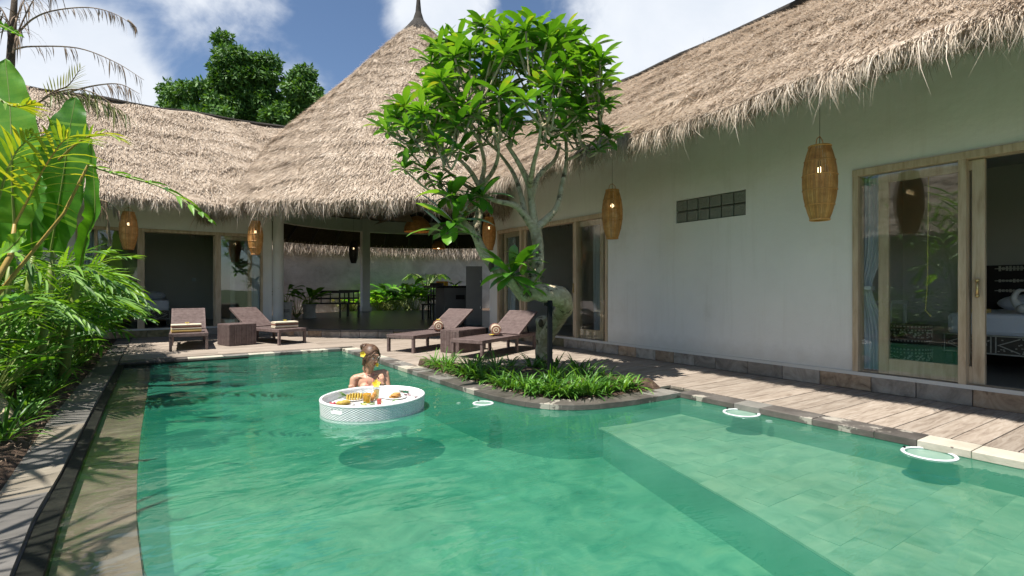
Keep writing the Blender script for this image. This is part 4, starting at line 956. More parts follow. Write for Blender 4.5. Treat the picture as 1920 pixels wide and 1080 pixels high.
# ================================================================== INTERIORS
def bed(name, label, loc, rz, L, Wd, headb=True):
    t = thing(name, label, 'bed', loc, rz)
    q = MB(); q.box((L/2, 0, .23), (L, Wd, .20)); q.build('bench_base', 'inlay', t)
    for s_, y in ((1, -Wd/2-.004), ):
        pass
    q = MB()                             # carved white inlay on the foot board: bands, lozenges, dots
    def band(z, h_): q.box((-.006, 0, z), (.008, Wd, h_))
    band(.325, .012); band(.135, .012)
    n_ = max(3, int(Wd/.42)); cw = Wd/n_
    for i in range(n_):
        y = -Wd/2+cw*(i+.5)
        for s_ in (-1, 1): q.box((-.006, y+s_*(cw/2-.02), .23), (.008, .010, .17))
        for a_ in (1, -1):
            for c_ in (1, -1):
                M = Matrix.Translation((-.008, y+a_*cw*.2, .23+c_*.04)) @ Matrix.Rotation(a_*c_*R(-24 if True else 0), 4, 'X'); q.box((0, 0, 0), (.006, cw*.40, .010), M=M)
        for k in range(26):
            q.box((-.006, y+random.uniform(-.42, .42)*cw, .23+random.uniform(-.07, .07)), (.006, .014, .010))
    q.build('carving', 'inlay_white', t)
    for x in (.05, L-.05):
        for s_ in (-1, 1): MB().box((x, s_*(Wd/2-.05), .065), (.07, .07, .13)).build('leg', 'inlay', t)
    q = MB(); q.box((L/2+.02, 0, .44), (L-.02, Wd-.05, .24)); q.build('mattress', 'fabric_white', t, bev=.05)
    for s_ in (-1, 1):
        q = MB(); q.ball((L-.28, s_*Wd*.24, .64), (.20, Wd*.21, .12), 16, 10); o = q.build('pillow', 'fabric_white', t, smooth=True)
    if headb:
        q = MB(); q.box((L+.03, 0, .66), (.06, Wd+.2, .95)); q.build('headboard', 'dark_wood', t)
        q = MB()
        for z, h_ in ((1.09, .075), (.93, .05), (.80, .05)):
            q.box((L-.002, 0, z), (.005, Wd, .012))
            for k in range(int(Wd/.035)): q.box((L-.004, -Wd/2+.0175+.035*k, z), (.008, .024, h_*random.uniform(.5, 1)))
        q.build('headboard_inlay', 'inlay_white', t)
    return t
bed('bed', 'double bed with carved bench base and white sheets behind the right-hand door', (7.35, 1.35, FZ), 0, 1.85, 1.75)
bed('bed', 'bed with white sheets in the room behind the tree', (7.2, 7.0, FZ), 0, 1.9, 1.6)
bed('bed', 'bed with white sheets inside the far left door', (-.55, 14.3, FZ), R(90), 1.9, 1.5, False)
q = MB()                                 # folded towel swan on the bed
q.ball((0, 0, .05), (.13, .09, .06), 12, 8); q.tube(smooth_pts([(.02, .06, .06, 0), (.03, .10, .15, 0), (.02, .06, .24, 0), (.0, .0, .27, 0)], 4) and [Vector(x[:3]) for x in smooth_pts([(.02, .06, .06), (.03, .11, .16), (.02, .07, .24), (.0, .01, .25)], 4)], [.045, .042, .038, .034, .03, .028, .026, .025, .022, .02, .016, .012, .01], 8)
q.blade((0, -.05, .06), (0, -.5, .8), (1, 0, 0), .2, .12, n=4, fold=.3, droop=.1); q.blade((.05, -.04, .06), (.2, -.6, .7), (1, 0, 0), .18, .12, n=4, fold=.3, droop=.1)
o = q.build('towel_swan', 'ceramic', smooth=True); o.location = (7.6, 1.58, .727); tag(o, 'white towel folded into a swan on the bed behind the right door', 'towel')
o = MB().box((0, 0, .02), (.14, .22, .04)).build('folded_cloth', 'towel_yellow', bev=.008); o.location = (7.5, 1.05, .727); tag(o, 'yellow folded cloth at the right of the towel swan on the bed', 'cloth')
o = MB().box((0, 0, .02), (.14, .26, .04)).build('folded_cloth', 'towel_yellow', bev=.008); o.location = (7.55, 2.0, .727); tag(o, 'yellow folded cloth on the bed seen through the door glass', 'cloth')
# two stacked inlaid drum baskets and desk behind the glass
for z0, lab in ((FZ, 'lower inlaid drum basket behind the door glass'), (FZ+.24, 'upper inlaid drum basket stacked behind the door glass')):
    t = thing('drum_basket', lab, 'basket', (6.75, 2.34, z0), 0, 'inlaid drum baskets')
    MB().lathe([(.17, 0), (.20, .06), (.20, .17), (.21, .20)], (0, 0, 0), 28).build('body', 'inlay', t)
    q = MB()
    for zz, n_, w in ((.035, 40, .012), (.15, 40, .012), (.19, 40, .016)):
        for k in range(n_): an = 2*pi*k/n_; M = Matrix.Rotation(an, 4, 'Z'); q.box((.203 if zz > .05 else .192, 0, zz), (.008, w, w*1.3), M=M)
    for k in range(120): an = random.uniform(0, 6.28); M = Matrix.Rotation(an, 4, 'Z'); q.box((.201, 0, random.uniform(.07, .13)), (.008, .016, .014), M=M)
    q.build('inlay_band', 'inlay_white', t)
t = thing('desk', 'small white desk behind the curtain and door glass', 'desk', (7.6, 3.0, FZ))
MB().box((0, 0, .66), (.5, .55, .04)).build('desk_top', 'ceramic', t)
for sx in (-1, 1):
    for sy in (-1, 1): MB().box((sx*.22, sy*.25, .32), (.03, .03, .64)).build('leg', 'ceramic', t)
def curtain(label, o0, u, width, z0, z1, tie=None, grp='pale curtains behind the doors', depth=.05):
    u = Vector((u[0], u[1], 0)); nrm = Vector((-u.y, u.x, 0)); q = MB(); na, nz = 60, 22; vs = []
    for j in range(nz+1):
        z = z0+(z1-z0)*j/nz; s_ = 1.0
        if tie: s_ = 1-.55*math.exp(-((z-tie)/.28)**2)
        for i in range(na+1):
            a = i/na; w = width*s_*a; ph = a*pi*14
            p = Vector(o0)+u*w+nrm*(depth*(.4+.6*s_)*sin(ph)*.5+.01*sin(ph*.37+z*3)); vs.append((p.x, p.y, z))
    q.add(vs, [(j*(na+1)+i, j*(na+1)+i+1, (j+1)*(na+1)+i+1, (j+1)*(na+1)+i) for j in range(nz) for i in range(na)])
    o = q.build('curtain', 'curtain', smooth=True); tag(o, label, 'curtain', grp)
    if tie:
        p = Vector(o0)+u*(width*.22); t_ = MB().box((p.x, p.y, tie), (.10, width*.55, .045)); t_.build('tie_band', 'curtain', o, bev=.008)
curtain('pale blue curtain tied at the middle behind the right door glass', (XW+.20, 2.48, 0), (0, -1), .26, FZ+.02, 2.1, tie=1.0)
curtain('pale curtain behind the far door glass right of the tree', (XW+.45, 6.7, 0), (0, -1), .35, FZ+.02, 2.1)
curtain('pale curtain at the left end of the far left door', (-1.28, YW+.22, 0), (1, 0), .30, FZ+.02, 2.1)
curtain('blue grey curtain beside the round column', (1.70, YW+.22, 0), (1, 0), .2, FZ+.02, 2.1)
curtain('pale curtain at the far end door beside the pavilion', (XW+.2, 9.0, 0), (0, -1), .3, FZ+.02, 2.1)
q = MB(); pts = [W(1741, 330, 4.9), W(1740, 430, 4.9), W(1739, 520, 4.9), W(1737, 560, 4.9), W(1735, 582, 4.9), W(1744, 592, 4.9)]; q.tube(pts, .0055, 5)
for p in pts[2:]: q.ball(p, .010, 6, 5)
tag(q.build('pull_cord', 'gold_cord'), 'thin yellow knotted cord hanging behind the right door glass', 'cord')
# ================================================================== PAVILION CONTENT
def pot(label, loc, prof, m_, kind, deco=False):
    t = thing('planter_pot', label, 'plant pot', loc, 0, 'patterned pots in the pavilion')
    MB().lathe(prof, (0, 0, 0), 24).build('pot', m_, t, smooth=False)
    if kind == 'tall':
        q = MB(); M = Matrix.Rotation(R(-100), 4, 'Z')
        for s1 in (1, -1):
            for s2 in (1, -1): q.box((prof[2][0]-.003, s1*.045, .30+s2*.022), (.012, .095, .012), M=M @ Matrix.Translation((0, 0, 0)) @ Matrix.Rotation(0, 4, 'X'))
        q.build('lozenge_pattern', 'steel_black', t)
    else:
        q = MB()
        for k in range(5): q.lathe([(prof[1][0]*1.03, .08+k*.06), (prof[1][0]*1.06, .09+k*.06), (prof[1][0]*1.03, .10+k*.06)], (0, 0, 0), 24, close=False)
        q.build('ribbed_band', 'pot_white', t)
    return t
def leafplant(name, label, loc, n_, L, w, mat_, cat='plant', grp=None, up_=.9, stem=.3, fold=.25, droop=.7, prof='ellip', seed=0, stemmat='stem_green', n=5, spread=1.0):
    rng = random.Random(seed); t = thing(name, label, cat, loc, 0, grp); sb = MB(); lb = MB()
    for k in range(n_):
        an = k*2.4+rng.uniform(-.3, .3); e = rng.uniform(.55, 1.3)*up_; d = Vector((cos(an), sin(an), e*1.8)).normalized()
        p0 = Vector((cos(an)*.03, sin(an)*.03, 0)); sl_ = stem*rng.uniform(.6, 1.25); p1 = p0+d*sl_
        sb.tube([p0, p0.lerp(p1, .5)+Vector((0, 0, .02)), p1], [.010, .008, .006], 5)
        lb.blade(p1, (d+Vector((cos(an), sin(an), -.1))*.5*spread), (0, 0, 1), L*rng.uniform(.7, 1.2), w*rng.uniform(.8, 1.2), n=n, fold=fold, droop=droop, prof=prof, t=rng.random(), twist=rng.uniform(-.5, .5))
    sb.build('stem', stemmat, t); lb.build('foliage', mat_, t); return t
pg = W(535, 592, 12.4); tallpot = pot('tall white tapered pot with a dark lozenge, beside the round column', (pg.x, pg.y, FZ), [(.10, 0), (.115, .04), (.16, .48), (.15, .50)], 'pot_white', 'tall')
pg2 = W(580, 592, 14.6); pot('white ribbed pot holding broad leaves, left of the dark bench', (pg2.x, pg2.y, FZ), [(.19, 0), (.155, .16), (.17, .34), (.19, .38)], 'pot_white', 'rib')
gpp = 'plants inside the pavilion'
leafplant('potted_plant', 'dark leafy plant in the tall white pot', (pg.x, pg.y, FZ+.48), 12, .34, .11, 'leaf_dark', grp=gpp, seed=2)
leafplant('potted_plant', 'green broad leaved plant in the ribbed white pot', (pg2.x, pg2.y, FZ+.36), 18, .5, .15, 'leaf_banana', grp=gpp, seed=3, stem=.25, droop=.4)
pg3 = W(556, 590, 14.9); leafplant('potted_plant', 'bright bushy plant between the two white pots', (pg3.x, pg3.y, FZ), 22, .35, .12, 'leaf_banana', grp=gpp, seed=4, stem=.6)
def table(name, label, loc, rz, sx, sy, h_, cat, m_='dark_wood', back=None, grp=None):
    t = thing(name, label, cat, loc, rz, grp)
    MB().box((0, 0, h_-.02), (sx, sy, .04)).build('seat' if cat in ('chair', 'bench') else 'table_top', m_, t, bev=.004)
    for a in (-1, 1):
        for c in (-1, 1): MB().box((a*(sx/2-.03), c*(sy/2-.03), (h_-.04)/2), (.045, .045, h_-.04)).build('leg', m_, t)
    if back:
        q = MB(); q.box((0, sy/2-.02, h_+back-.04), (sx, .03, .08)); q.box((0, sy/2-.02, h_+.12), (sx, .03, .05))
        for a in range(5): q.box((-sx/2+.03+a*(sx-.06)/4, sy/2-.02, h_+back/2-.02), (.03, .025, back-.04))
        q.build('backrest', m_, t)
    return t
c = W(618, 586, 15.6); table('bench', 'dark wooden bench left of the dark armchair in the pavilion', (c.x, c.y, FZ), R(-20), 1.1, .45, .40, 'bench', back=.36)
c = W(655, 586, 14.9); table('armchair', 'dark wooden armchair left of the square pavilion column', (c.x, c.y, FZ), R(-15), .56, .5, .42, 'chair', back=.36)
c = W(811, 592, 13.9); table('dining_chair', 'dark high-backed chair at the pavilion table', (c.x, c.y, FZ), R(-60), .42, .42, .42, 'chair', back=.55)
c = W(838, 588, 14.3); table('dining_table', 'dark dining table beside the kitchen counter', (c.x, c.y, FZ), R(-10), .95, .6, .66, 'table')
c = W(829, 552, 14.9); t = thing('picture', 'small orange and yellow picture leaning on the dining table', 'picture', (c.x, c.y, .83), R(-12))
MB().box((0, 0, .18), (.34, .02, .36)).build('canvas', 'art_orange', t); 
q = MB()
for k in range(5): q.box((-.13+.065*k, -.013, .18+.02*(k % 2)), (.028, .006, .25))
q.build('painted_stroke', 'petal', t)
c = W(862, 606, 12.4); t = thing('kitchen_counter', 'grey kitchen counter with black top beside the tall grey cabinet', 'counter', (c.x, c.y, FZ), R(-4))
MB().box((-.1, .25, .42), (.6, .55, .84)).build('body', 'appliance', t); MB().box((-.22, .25, .865), (.95, .60, .05)).build('worktop', 'black_top', t); MB().box((.0, -.03, .62), (.22, .02, .10)).build('drawer_front', 'black_top', t)
c = W(889, 612, 11.7); t = thing('tall_cabinet', 'tall grey refrigerator cabinet against the white end pillar', 'cabinet', (c.x, c.y, FZ), R(-30))
MB().box((0, .25, .66), (.36, .5, 1.32)).build('body', 'appliance', t, bev=.005)
for z in (.4, .98): MB().box((.14, -.012, z), (.016, .02, .05)).build('handle', 'white_plastic', t)
c = W(842, 512, 15.4)
leafplant('potted_plant', 'small green pot plant on the kitchen counter', (W(853, 530, 12.6).x, W(853, 530, 12.6).y, FZ+.89), 9, .14, .05, 'leaf_banana', grp=gpp, seed=11, stem=.05)
# ================================================================== SIMPLE PLANTS BEHIND THE PAVILION
gb_ = 'plants along the back garden wall'
random.seed(44)
for i, (px, hgt, kind) in enumerate([(712, .75, 0), (735, 1.0, 0), (757, 1.25, 1), (778, 1.0, 0), (800, 1.5, 2), (725, .6, 3), (765, .9, 0), (790, .8, 1), (640, .6, 3), (660, .65, 3), (672, .7, 0), (600, .5, 3), (745, 1.1, 1), (815, 1.0, 0), (857, .9, 0), (550, .9, 0)]):
    p = W(px, 540, 21.0+.5*random.random())
    lab = ['bright broad leaved shrub by the back wall', 'upright banana like plant by the back wall', 'feathery small palm by the back wall', 'low leafy bush by the back wall'][kind]
    lab += ', ' + ['left of', 'right of'][px > 692] + ' the square column' + (', the one with the tallest leaves' if kind == 2 else '')
    if kind == 2:
        t = thing('small_palm', 'feathery small palm by the back wall right of the square column', 'palm', (p.x, p.y, .05), 0, gb_); q = MB(); s2 = MB()
        for k in range(9):
            an = k*2.4; pts = [Vector((cos(an), sin(an), 0))*r_*.9+Vector((0, 0, .8+1.2*sin(r_*2.2)*.6)) for r_ in (0, .25, .5, .75, 1)]
            s2.tube([Vector((0, 0, 0))]+pts, .012, 4)
            for j in range(1, 26):
                u = j/26*4; i0 = min(3, int(u)); pp = pts[i0].lerp(pts[i0+1], u-i0); dr = (pts[i0+1]-pts[i0]).normalized()
                for s_ in (-1, 1): q.blade(pp, dr*.6+dr.cross(Vector((0, 0, 1)))*s_, (0, 0, 1), .32, .03, n=2, droop=.5)
        q.build('frond', 'leaf_palm', t); s2.build('stem', 'stem_green', t)
    else:
        leafplant('garden_shrub', lab, (p.x, p.y, .03), [26, 12, 0, 40][kind], [.55, .95, 0, .2][kind], [.21, .28, 0, .10][kind], ['leaf_banana', 'leaf_banana', '', 'leaf_olive'][kind], 'plant', gb_, stem=hgt*[.9, .85, 0, .8][kind], seed=100+i, droop=.6, n=4)
# ================================================================== FRANGIPANI TREE IN THE PLANTER
random.seed(77)
base = W(1018, 690, 6.5); ft = thing('frangipani_tree', 'frangipani tree with bent pale trunk and bright green crown growing in the round planter', 'tree', (base.x, base.y, 0))
def WR(px, py, d, r_): p = W(px, py, d); return (p.x, p.y, p.z, r_)
tr = MB()
def limb(pts, k=5, wob=.18, n=12):
    s_ = smooth_pts(pts, k); tr.tube([x[:3] for x in s_], [max(.004, x[3]) for x in s_], n, wob=wob)
def tubep(q, pts, k=4, n=6, wob=.1):
    s_ = smooth_pts(pts, k); q.tube([x[:3] for x in s_], [max(.003, x[3]) for x in s_], n, wob=wob)
limb([WR(1014, 715, 6.5, .15), WR(1018, 685, 6.5, .115), WR(1020, 650, 6.4, .10), WR(1030, 622, 6.2, .092), WR(1047, 594, 5.95, .092), WR(1058, 574, 5.7, .100), WR(1050, 558, 5.5, .105), WR(1028, 552, 5.4, .098), WR(1003, 546, 5.4, .095), WR(985, 551, 5.4, .088), WR(974, 556, 5.4, .05)])
limb([WR(1018, 640, 6.4, .095), WR(1017, 615, 6.3, .075), WR(1015, 600, 6.25, .075), WR(1014, 596, 6.24, .062)])
q = MB(); c_ = W(1014, 606, 6.14); q.ball(c_, (.035, .02, .05), 10, 7); knot = q
limb([WR(1000, 552, 5.4, .10), WR(1005, 515, 5.42, .066), WR(1010, 480, 5.45, .058), WR(1006, 440, 5.5, .062), WR(1003, 428, 5.5, .066)])
limb([WR(985, 552, 5.4, .095), WR(962, 530, 5.4, .066), WR(940, 512, 5.4, .060), WR(922, 492, 5.38, .058), WR(905, 470, 5.36, .052), WR(890, 440, 5.3, .036), WR(872, 418, 5.25, .03), WR(856, 398, 5.2, .022)])
limb([WR(905, 470, 5.36, .048), WR(893, 440, 5.4, .042), WR(896, 410, 5.45, .042), WR(904, 380, 5.5, .038), WR(900, 352, 5.5, .03)])
# main forks
forks = [
 [(1003, 430, 5.5, .055), (985, 405, 5.45, .040), (965, 385, 5.4, .032), (925, 375, 5.3, .024), (880, 352, 5.2, .018), (835, 318, 5.1, .014)],
 [(1003, 430, 5.5, .055), (998, 395, 5.5, .042), (993, 350, 5.5, .036), (975, 310, 5.4, .026), (950, 270, 5.3, .018)],
 [(1003, 430, 5.5, .055), (1028, 408, 5.55, .038), (1045, 385, 5.6, .032), (1055, 340, 5.7, .028), (1062, 300, 5.75, .022), (1060, 240, 5.8, .016)],
 [(996, 370, 5.5, .036), (1010, 330, 5.6, .028), (1040, 300, 5.8, .022), (1050, 270, 5.95, .016)],
 [(985, 405, 5.45, .036), (975, 360, 5.6, .028), (960, 320, 5.8, .022), (930, 280, 6.0, .015)],
 [(900, 352, 5.5, .030), (880, 318, 5.45, .022), (850, 290, 5.4, .016), (815, 268, 5.35, .012)],
 [(900, 352, 5.5, .030), (908, 310, 5.5, .024), (900, 270, 5.4, .017), (880, 235, 5.3, .012)],
 [(900, 352, 5.5, .028), (925, 320, 5.3, .022), (935, 280, 5.1, .016), (925, 240, 4.9, .012)],
 [(1062, 300, 5.75, .020), (1085, 290, 5.7, .016), (1110, 268, 5.6, .012), (1135, 245, 5.5, .009)],
 [(993, 350, 5.5, .034), (1000, 310, 5.2, .024), (1010, 270, 5.0, .017), (1015, 230, 4.85, .012)],
]
ends = []
for f_ in forks: limb([WR(*x) for x in f_], 4, .12, 8); ends.append(Vector(WR(*f_[-1])[:3])); ends.append(Vector(WR(*f_[-2])[:3]))
# crown: an uneven dome of shoots
tips = []
def inside(px, py):                     # outline of the crown as measured
    prof = [(45, 880, 1060), (70, 820, 1110), (110, 775, 1150), (160, 765, 1150), (190, 770, 1155), (215, 720, 1140), (250, 700, 1110), (275, 735, 1095), (298, 745, 860)]
    for (y0, a0, b0), (y1, a1, b1) in zip(prof, prof[1:]):
        if y0 <= py <= y1: u = (py-y0)/(y1-y0); return a0+(a1-a0)*u+14 < px < b0+(b1-b0)*u-14
    return False
tries = 0
while len(tips) < 175 and tries < 20000:
    tries += 1; px, py, d = random.uniform(690, 1170), random.uniform(52, 305), random.gauss(5.45, .42)
    if not inside(px, py): continue
    nx_ = (px-935)/235; ny_ = (py-195)/150; nd = (d-5.45)/.95
    if nx_*nx_+ny_*ny_*.9+nd*nd > 1.15 or random.random() > .55+.6*(nx_*nx_+ny_*ny_+nd*nd): continue
    if py > 250 and 880 < px < 1090 and random.random() < .8: continue
    p = W(px, py, d)
    if all((p-t_).length > .115 for t_, _ in tips): tips.append((p, 0))
extra = [(1128, 250, 5.5), (1140, 262, 5.5), (1120, 285, 5.5), (760, 320, 5.1), (800, 325, 5.2), (843, 372, 5.15), (880, 378, 5.1), (905, 372, 5.2), (825, 345, 5.1)]
for e in extra: tips.append((W(*e), 1))
nodes = []
import itertools
P_t = [t_ for t_, _ in tips]
# second order nodes: cluster tips, pull the node back towards its fork end
cent = random.sample(P_t, 30)
for it in range(4):
    gr = [[] for _ in cent]
    for p in P_t: gr[min(range(len(cent)), key=lambda i: (p-cent[i]).length)].append(p)
    cent = [sum(g_, Vector())/len(g_) if g_ else c for g_, c in zip(gr, cent)]
root_c = W(985, 400, 5.5)
for g_, c in zip(gr, cent):
    if not g_: continue
    e = min(ends, key=lambda x: (x-c).length+max(0, x.z-c.z)*2)
    nd_ = c.lerp(e, .42)+Vector((0, 0, -.10)); mid = e.lerp(nd_, .5)+Vector((random.uniform(-.04, .04), random.uniform(-.04, .04), -.05))
    tubep(tr, [(*e, .017), (*mid, .014), (*nd_, .012)])
    for p in g_:
        m_ = nd_.lerp(p, .5)+Vector((random.uniform(-.03, .03), random.uniform(-.03, .03), -.05-.1*random.random()))
        tubep(tr, [(*nd_, .011), (*m_, .010), (*p, .011)], 3, 5)
o = wp(tr.build('trunk', 'bark', smooth=True), ft)
wp(knot.build('knot_hole', 'bark_dark', smooth=True), ft)
q = MB(); c_ = W(921, 500, 5.32); q.ball(c_, (.03, .03, .055), 10, 7); c2 = W(1040, 560, 5.38); q.ball(c2, (.03, .02, .03), 8, 6); wp(q.build('branch_scar', 'bark_dark', smooth=True), ft)
leaves = []
def rosette(p, n_, L, w, up_=Vector((0, 0, 1)), spread=1.0, size=1.0):
    for k in range(n_):
        an = k*2.4+random.uniform(-.3, .3); lv = k/n_
        e = 1.25-1.5*lv*spread+random.uniform(-.25, .25)
        d = Vector((cos(an), sin(an), 0))*1.0+up_*e
        leaves.append((p+up_*(.03*(1-lv)), d.normalized(), L*random.uniform(.7, 1.15)*size*(.7+.45*sin(pi*min(1, lv+.25))), w*random.uniform(.85, 1.15)*size, random.uniform(-.35, .35), random.uniform(.2, .75), random.random()))
for p, k in tips:
    out = (p-W(935, 260, 5.5)); out.z = abs(out.z)+.5; out.normalize()
    rosette(p, random.randint(11, 15), .222, .064, (Vector((0, 0, 1))*.75+out*.5).normalized(), 1.0, random.uniform(.75, 1.2))
for (px, py, d, n_, s_) in [(850, 420, 5.2, 13, 1.25), (838, 440, 5.15, 8, 1.15), (960, 520, 5.2, 14, 1.2), (985, 495, 5.25, 9, .9), (850, 372, 5.1, 9, 1.1), (905, 372, 5.1, 9, 1.0), (1000, 540, 5.25, 6, .7), (945, 505, 5.2, 6, .8)]:
    rosette(W(px, py, d), n_, .34, .090, Vector((-.1, -.15, 1)).normalized(), 1.25, s_)
    tubep(tr, [(0, 0, -9, .01), (0, 0, -9.1, .01), (0, 0, -9.2, .01)], 1, 3) if False else None
tw = MB()
tubep(tw, [(*W(878, 428, 5.27), .024), (*W(862, 425, 5.22), .02), (*W(850, 422, 5.2), .018)]); tubep(tw, [(*W(985, 552, 5.4), .04), (*W(970, 540, 5.3), .03), (*W(960, 522, 5.2), .02)]); tubep(tw, [(*W(995, 545, 5.4), .03), (*W(988, 520, 5.3), .02), (*W(985, 498, 5.25), .014)])
wp(tw.build('side_shoot', 'bark', smooth=True), ft)
cp = Vector((0, 0, 1)); leaves.sort(key=lambda l: -l[2]/max(1, (l[0]-cp).length)-(.02 if l[0].z < 1.9 else 0))
for (p, d, L, w, tws, dr, t_) in leaves[:295]:
    q = MB(); q.blade(p, d, (0, 0, 1), L, w, n=6, fold=.22, droop=dr, prof='ellip', t=t_, twist=tws); o = q.build('leaf', 'leaf_frangi', None, smooth=True); wp(o, ft)
q = MB()
for (p, d, L, w, tws, dr, t_) in leaves[295:]: q.blade(p, d, (0, 0, 1), L, w, n=5, fold=.22, droop=dr, prof='ellip', t=t_, twist=tws)
wp(q.build('foliage', 'leaf_frangi', None, smooth=True, kind='stuff'), ft)
q = MB(); p = W(888, 188, 4.8); q.blade(p, (-.3, -.2, -.6), (0, 0, 1), .12, .06, n=4, prof='ellip', droop=.3); wp(q.build('yellow_leaf', 'petal'), ft)
# black steel support post
pb = W(1031, 735, 5.1); t = thing('support_post', 'thin black steel post propping the bent frangipani trunk', 'post', (pb.x, pb.y, 0), -R(20))
MB().box((0, 0, .43), (.042, .042, .90)).build('post', 'steel_black', t, bev=.003)
MB().box((-.0, .05, .84), (.05, .13, .035)).build('cradle', 'steel_black', t)
# liriope clumps in the planter
random.seed(61)
def clump(label, p, n_, L, w, mat_, grp, name='grass_clump', cat='plant', up_=1.0, droop=1.1):
    q = MB()
    for k in range(n_):
        an = random.uniform(0, 2*pi); e = random.uniform(.5, 2.6)*up_; r0 = random.uniform(0, .05)
        q.blade(Vector((cos(an)*r0, sin(an)*r0, -.02)), Vector((cos(an), sin(an), e)), (0, 0, 1), L*random.uniform(.6, 1.2), w*random.uniform(.8, 1.2), n=5, fold=.3, droop=droop*random.uniform(.5, 1.2), prof='strap', t=random.random())
    o = q.build(name, mat_, loc=p); tag(o, label, cat, grp); return o
spots = []
PO2 = offs(AR, .31); cand = [p for p in PO2 if 3.55 < p[1] < 6.1 and p[0] < 3.95]
for k in range(len(cand)):
    if k % 2 == 0: spots.append((cand[k][0]+random.uniform(-.01, .03), cand[k][1]+random.uniform(-.03, .03)))
for k in range(34):
    x, y = random.uniform(2.95, 4.1), random.uniform(3.8, 5.9)
    if x-2.8 > (6.3-y)*1.0 or (x-base.x)**2+(y-base.y)**2 < .03: continue
    spots.append((x, y))
for i, (x, y) in enumerate(spots):
    rel = P_x = W(0, 0, 1); dd_ = x*CS+y*CC; px = 960+FPX*(x*CC-y*CS)/dd_
    lab = 'strappy green grass clump in the planter '+('left of the black post' if px < 1020 else 'right of the black post')+(', at the pool edge' if i < len(cand)/2 else ', towards the trunk')
    clump(lab, (x, y, .03), random.randint(18, 30), random.uniform(.20, .36), .019, 'leaf_grass', 'grass clumps in the round planter')
# ================================================================== LEFT GARDEN
gl = 'palms and shrubs of the left garden'
def frond_geo(lb, sb, pts, L, n_, w, r_=.012, droop=.6, spread=.9, lift=.25, rng=random, both=True, end=.35, n=3, start=.12):
    s_ = smooth_pts([(*p, r_*(1-.75*i/(len(pts)-1))) for i, p in enumerate(pts)], 6); P = [Vector(x[:3]) for x in s_]
    sb.tube(P, [max(.002, x[3]) for x in s_], 5)
    for j in range(n_):
        u = start+(1-start)*j/(n_-1); f_ = u*(len(P)-1); i0 = min(len(P)-2, int(f_)); pp = P[i0].lerp(P[i0+1], f_-i0); dr = (P[i0+1]-P[i0]).normalized()
        sd_ = dr.cross(Vector((0, 0, 1))); sd_ = sd_.normalized() if sd_.length > .05 else Vector((1, 0, 0))
        ll = L*(.55+.45*sin(pi*min(1, u*1.1)))*(1 if u < .85 else 1-(u-.85)*2.2)
        for s2 in ((-1, 1) if both else (rng.choice((-1, 1)),)):
            d = dr*(.45+.8*u*end/.35)+sd_*s2*spread+Vector((0, 0, lift+rng.uniform(-.12, .12)))
            lb.blade(pp, d, (0, 0, 1), ll*rng.uniform(.85, 1.12), w*rng.uniform(.85, 1.15), n=n, fold=.28, droop=droop*rng.uniform(.6, 1.3), prof='lance', t=rng.random(), twist=s2*.3)
def frondobj(parent, pts, L, n_, w, m_, sm='stem_green', **k):
    lb, sb = MB(), MB(); frond_geo(lb, sb, [Vector(p) for p in pts], L, n_, w, **k)
    o = wp(lb.build('frond', m_, None), parent); s2 = sb.build('stem', sm, o)
    return o
def palmclump(label, x, y, n_, H, reach, L, w, m_, seed, nl=15, sm='stem_green', aim=None, droop=.6, z0=.05, grp=gl, name='areca_palm', cat='palm'):
    rng = random.Random(seed); t = thing(name, label, cat, (x, y, z0), 0, grp)
    for k in range(n_):
        an = k*2.4+rng.uniform(-.4, .4)
        if aim is not None: an = aim+rng.gauss(0, .9)
        h_ = H*rng.uniform(.55, 1.1); rc = reach*rng.uniform(.6, 1.15); D = Vector((cos(an), sin(an), 0))
        p0 = Vector((x, y, z0))+D*.05*rng.random()
        pts = [p0, p0+D*rc*.14+Vector((0, 0, h_*.55)), p0+D*rc*.45+Vector((0, 0, h_*.92)), p0+D*rc*.8+Vector((0, 0, h_*.95)), p0+D*rc*1.1+Vector((0, 0, h_*.78))]
        lb, sb = MB(), MB(); frond_geo(lb, sb, pts, L*1.3*rng.uniform(.8, 1.15), max(6, int(nl*.7)), w*.78, start=.35, droop=droop*.6, rng=rng, r_=.010, spread=1.0, lift=.12)
        o = wp(lb.build('frond', m_), t); sb.build('stem', sm, o)
    return t
random.seed(90)
# shrubs from far to near: x,y, count, height, reach, leaflet length
PLN = [(-1.15, 10.6, 9, 1.0, .8, .34, .045, 'leaf_dark', 'dark shrub palm at the far end of the left garden, by the deck'),
       (-1.25, 9.6, 10, 1.25, .9, .38, .05, 'leaf_palm', 'green palm clump left of the far end of the overflow channel'),
       (-1.15, 8.6, 10, 1.20, .95, .40, .05, 'leaf_palm', 'palm clump whose fronds reach over the path towards the far left lounger'),
       (-1.35, 7.6, 11, 1.35, 1.0, .42, .048, 'leaf_palm', 'tall middle palm clump of the left garden under the rattan lantern'),
       (-1.5, 6.6, 10, 1.25, .9, .38, .042, 'leaf_palm', 'palm clump in front of the big banana leaves'),
       (-1.3, 5.8, 9, .95, .7, .32, .038, 'leaf_palm', 'lower palm clump near the left picture edge'),
       (-2.2, 8.8, 10, 1.5, 1.0, .42, .048, 'leaf_dark', 'dark palm clump deeper in the left garden, behind the tall middle one'),
       (-2.4, 7.0, 10, 1.5, .9, .42, .045, 'leaf_dark', 'dark palm clump at the left edge behind the nearest shrubs'),
       (-1.9, 11.2, 10, 1.6, 1.0, .42, .048, 'leaf_dark', 'dark palm clump in front of the far left wall'),
       (-3.2, 9.6, 10, 2.0, 1.2, .45, .05, 'leaf_dark', 'tall dark palm clump at the back of the left garden')]
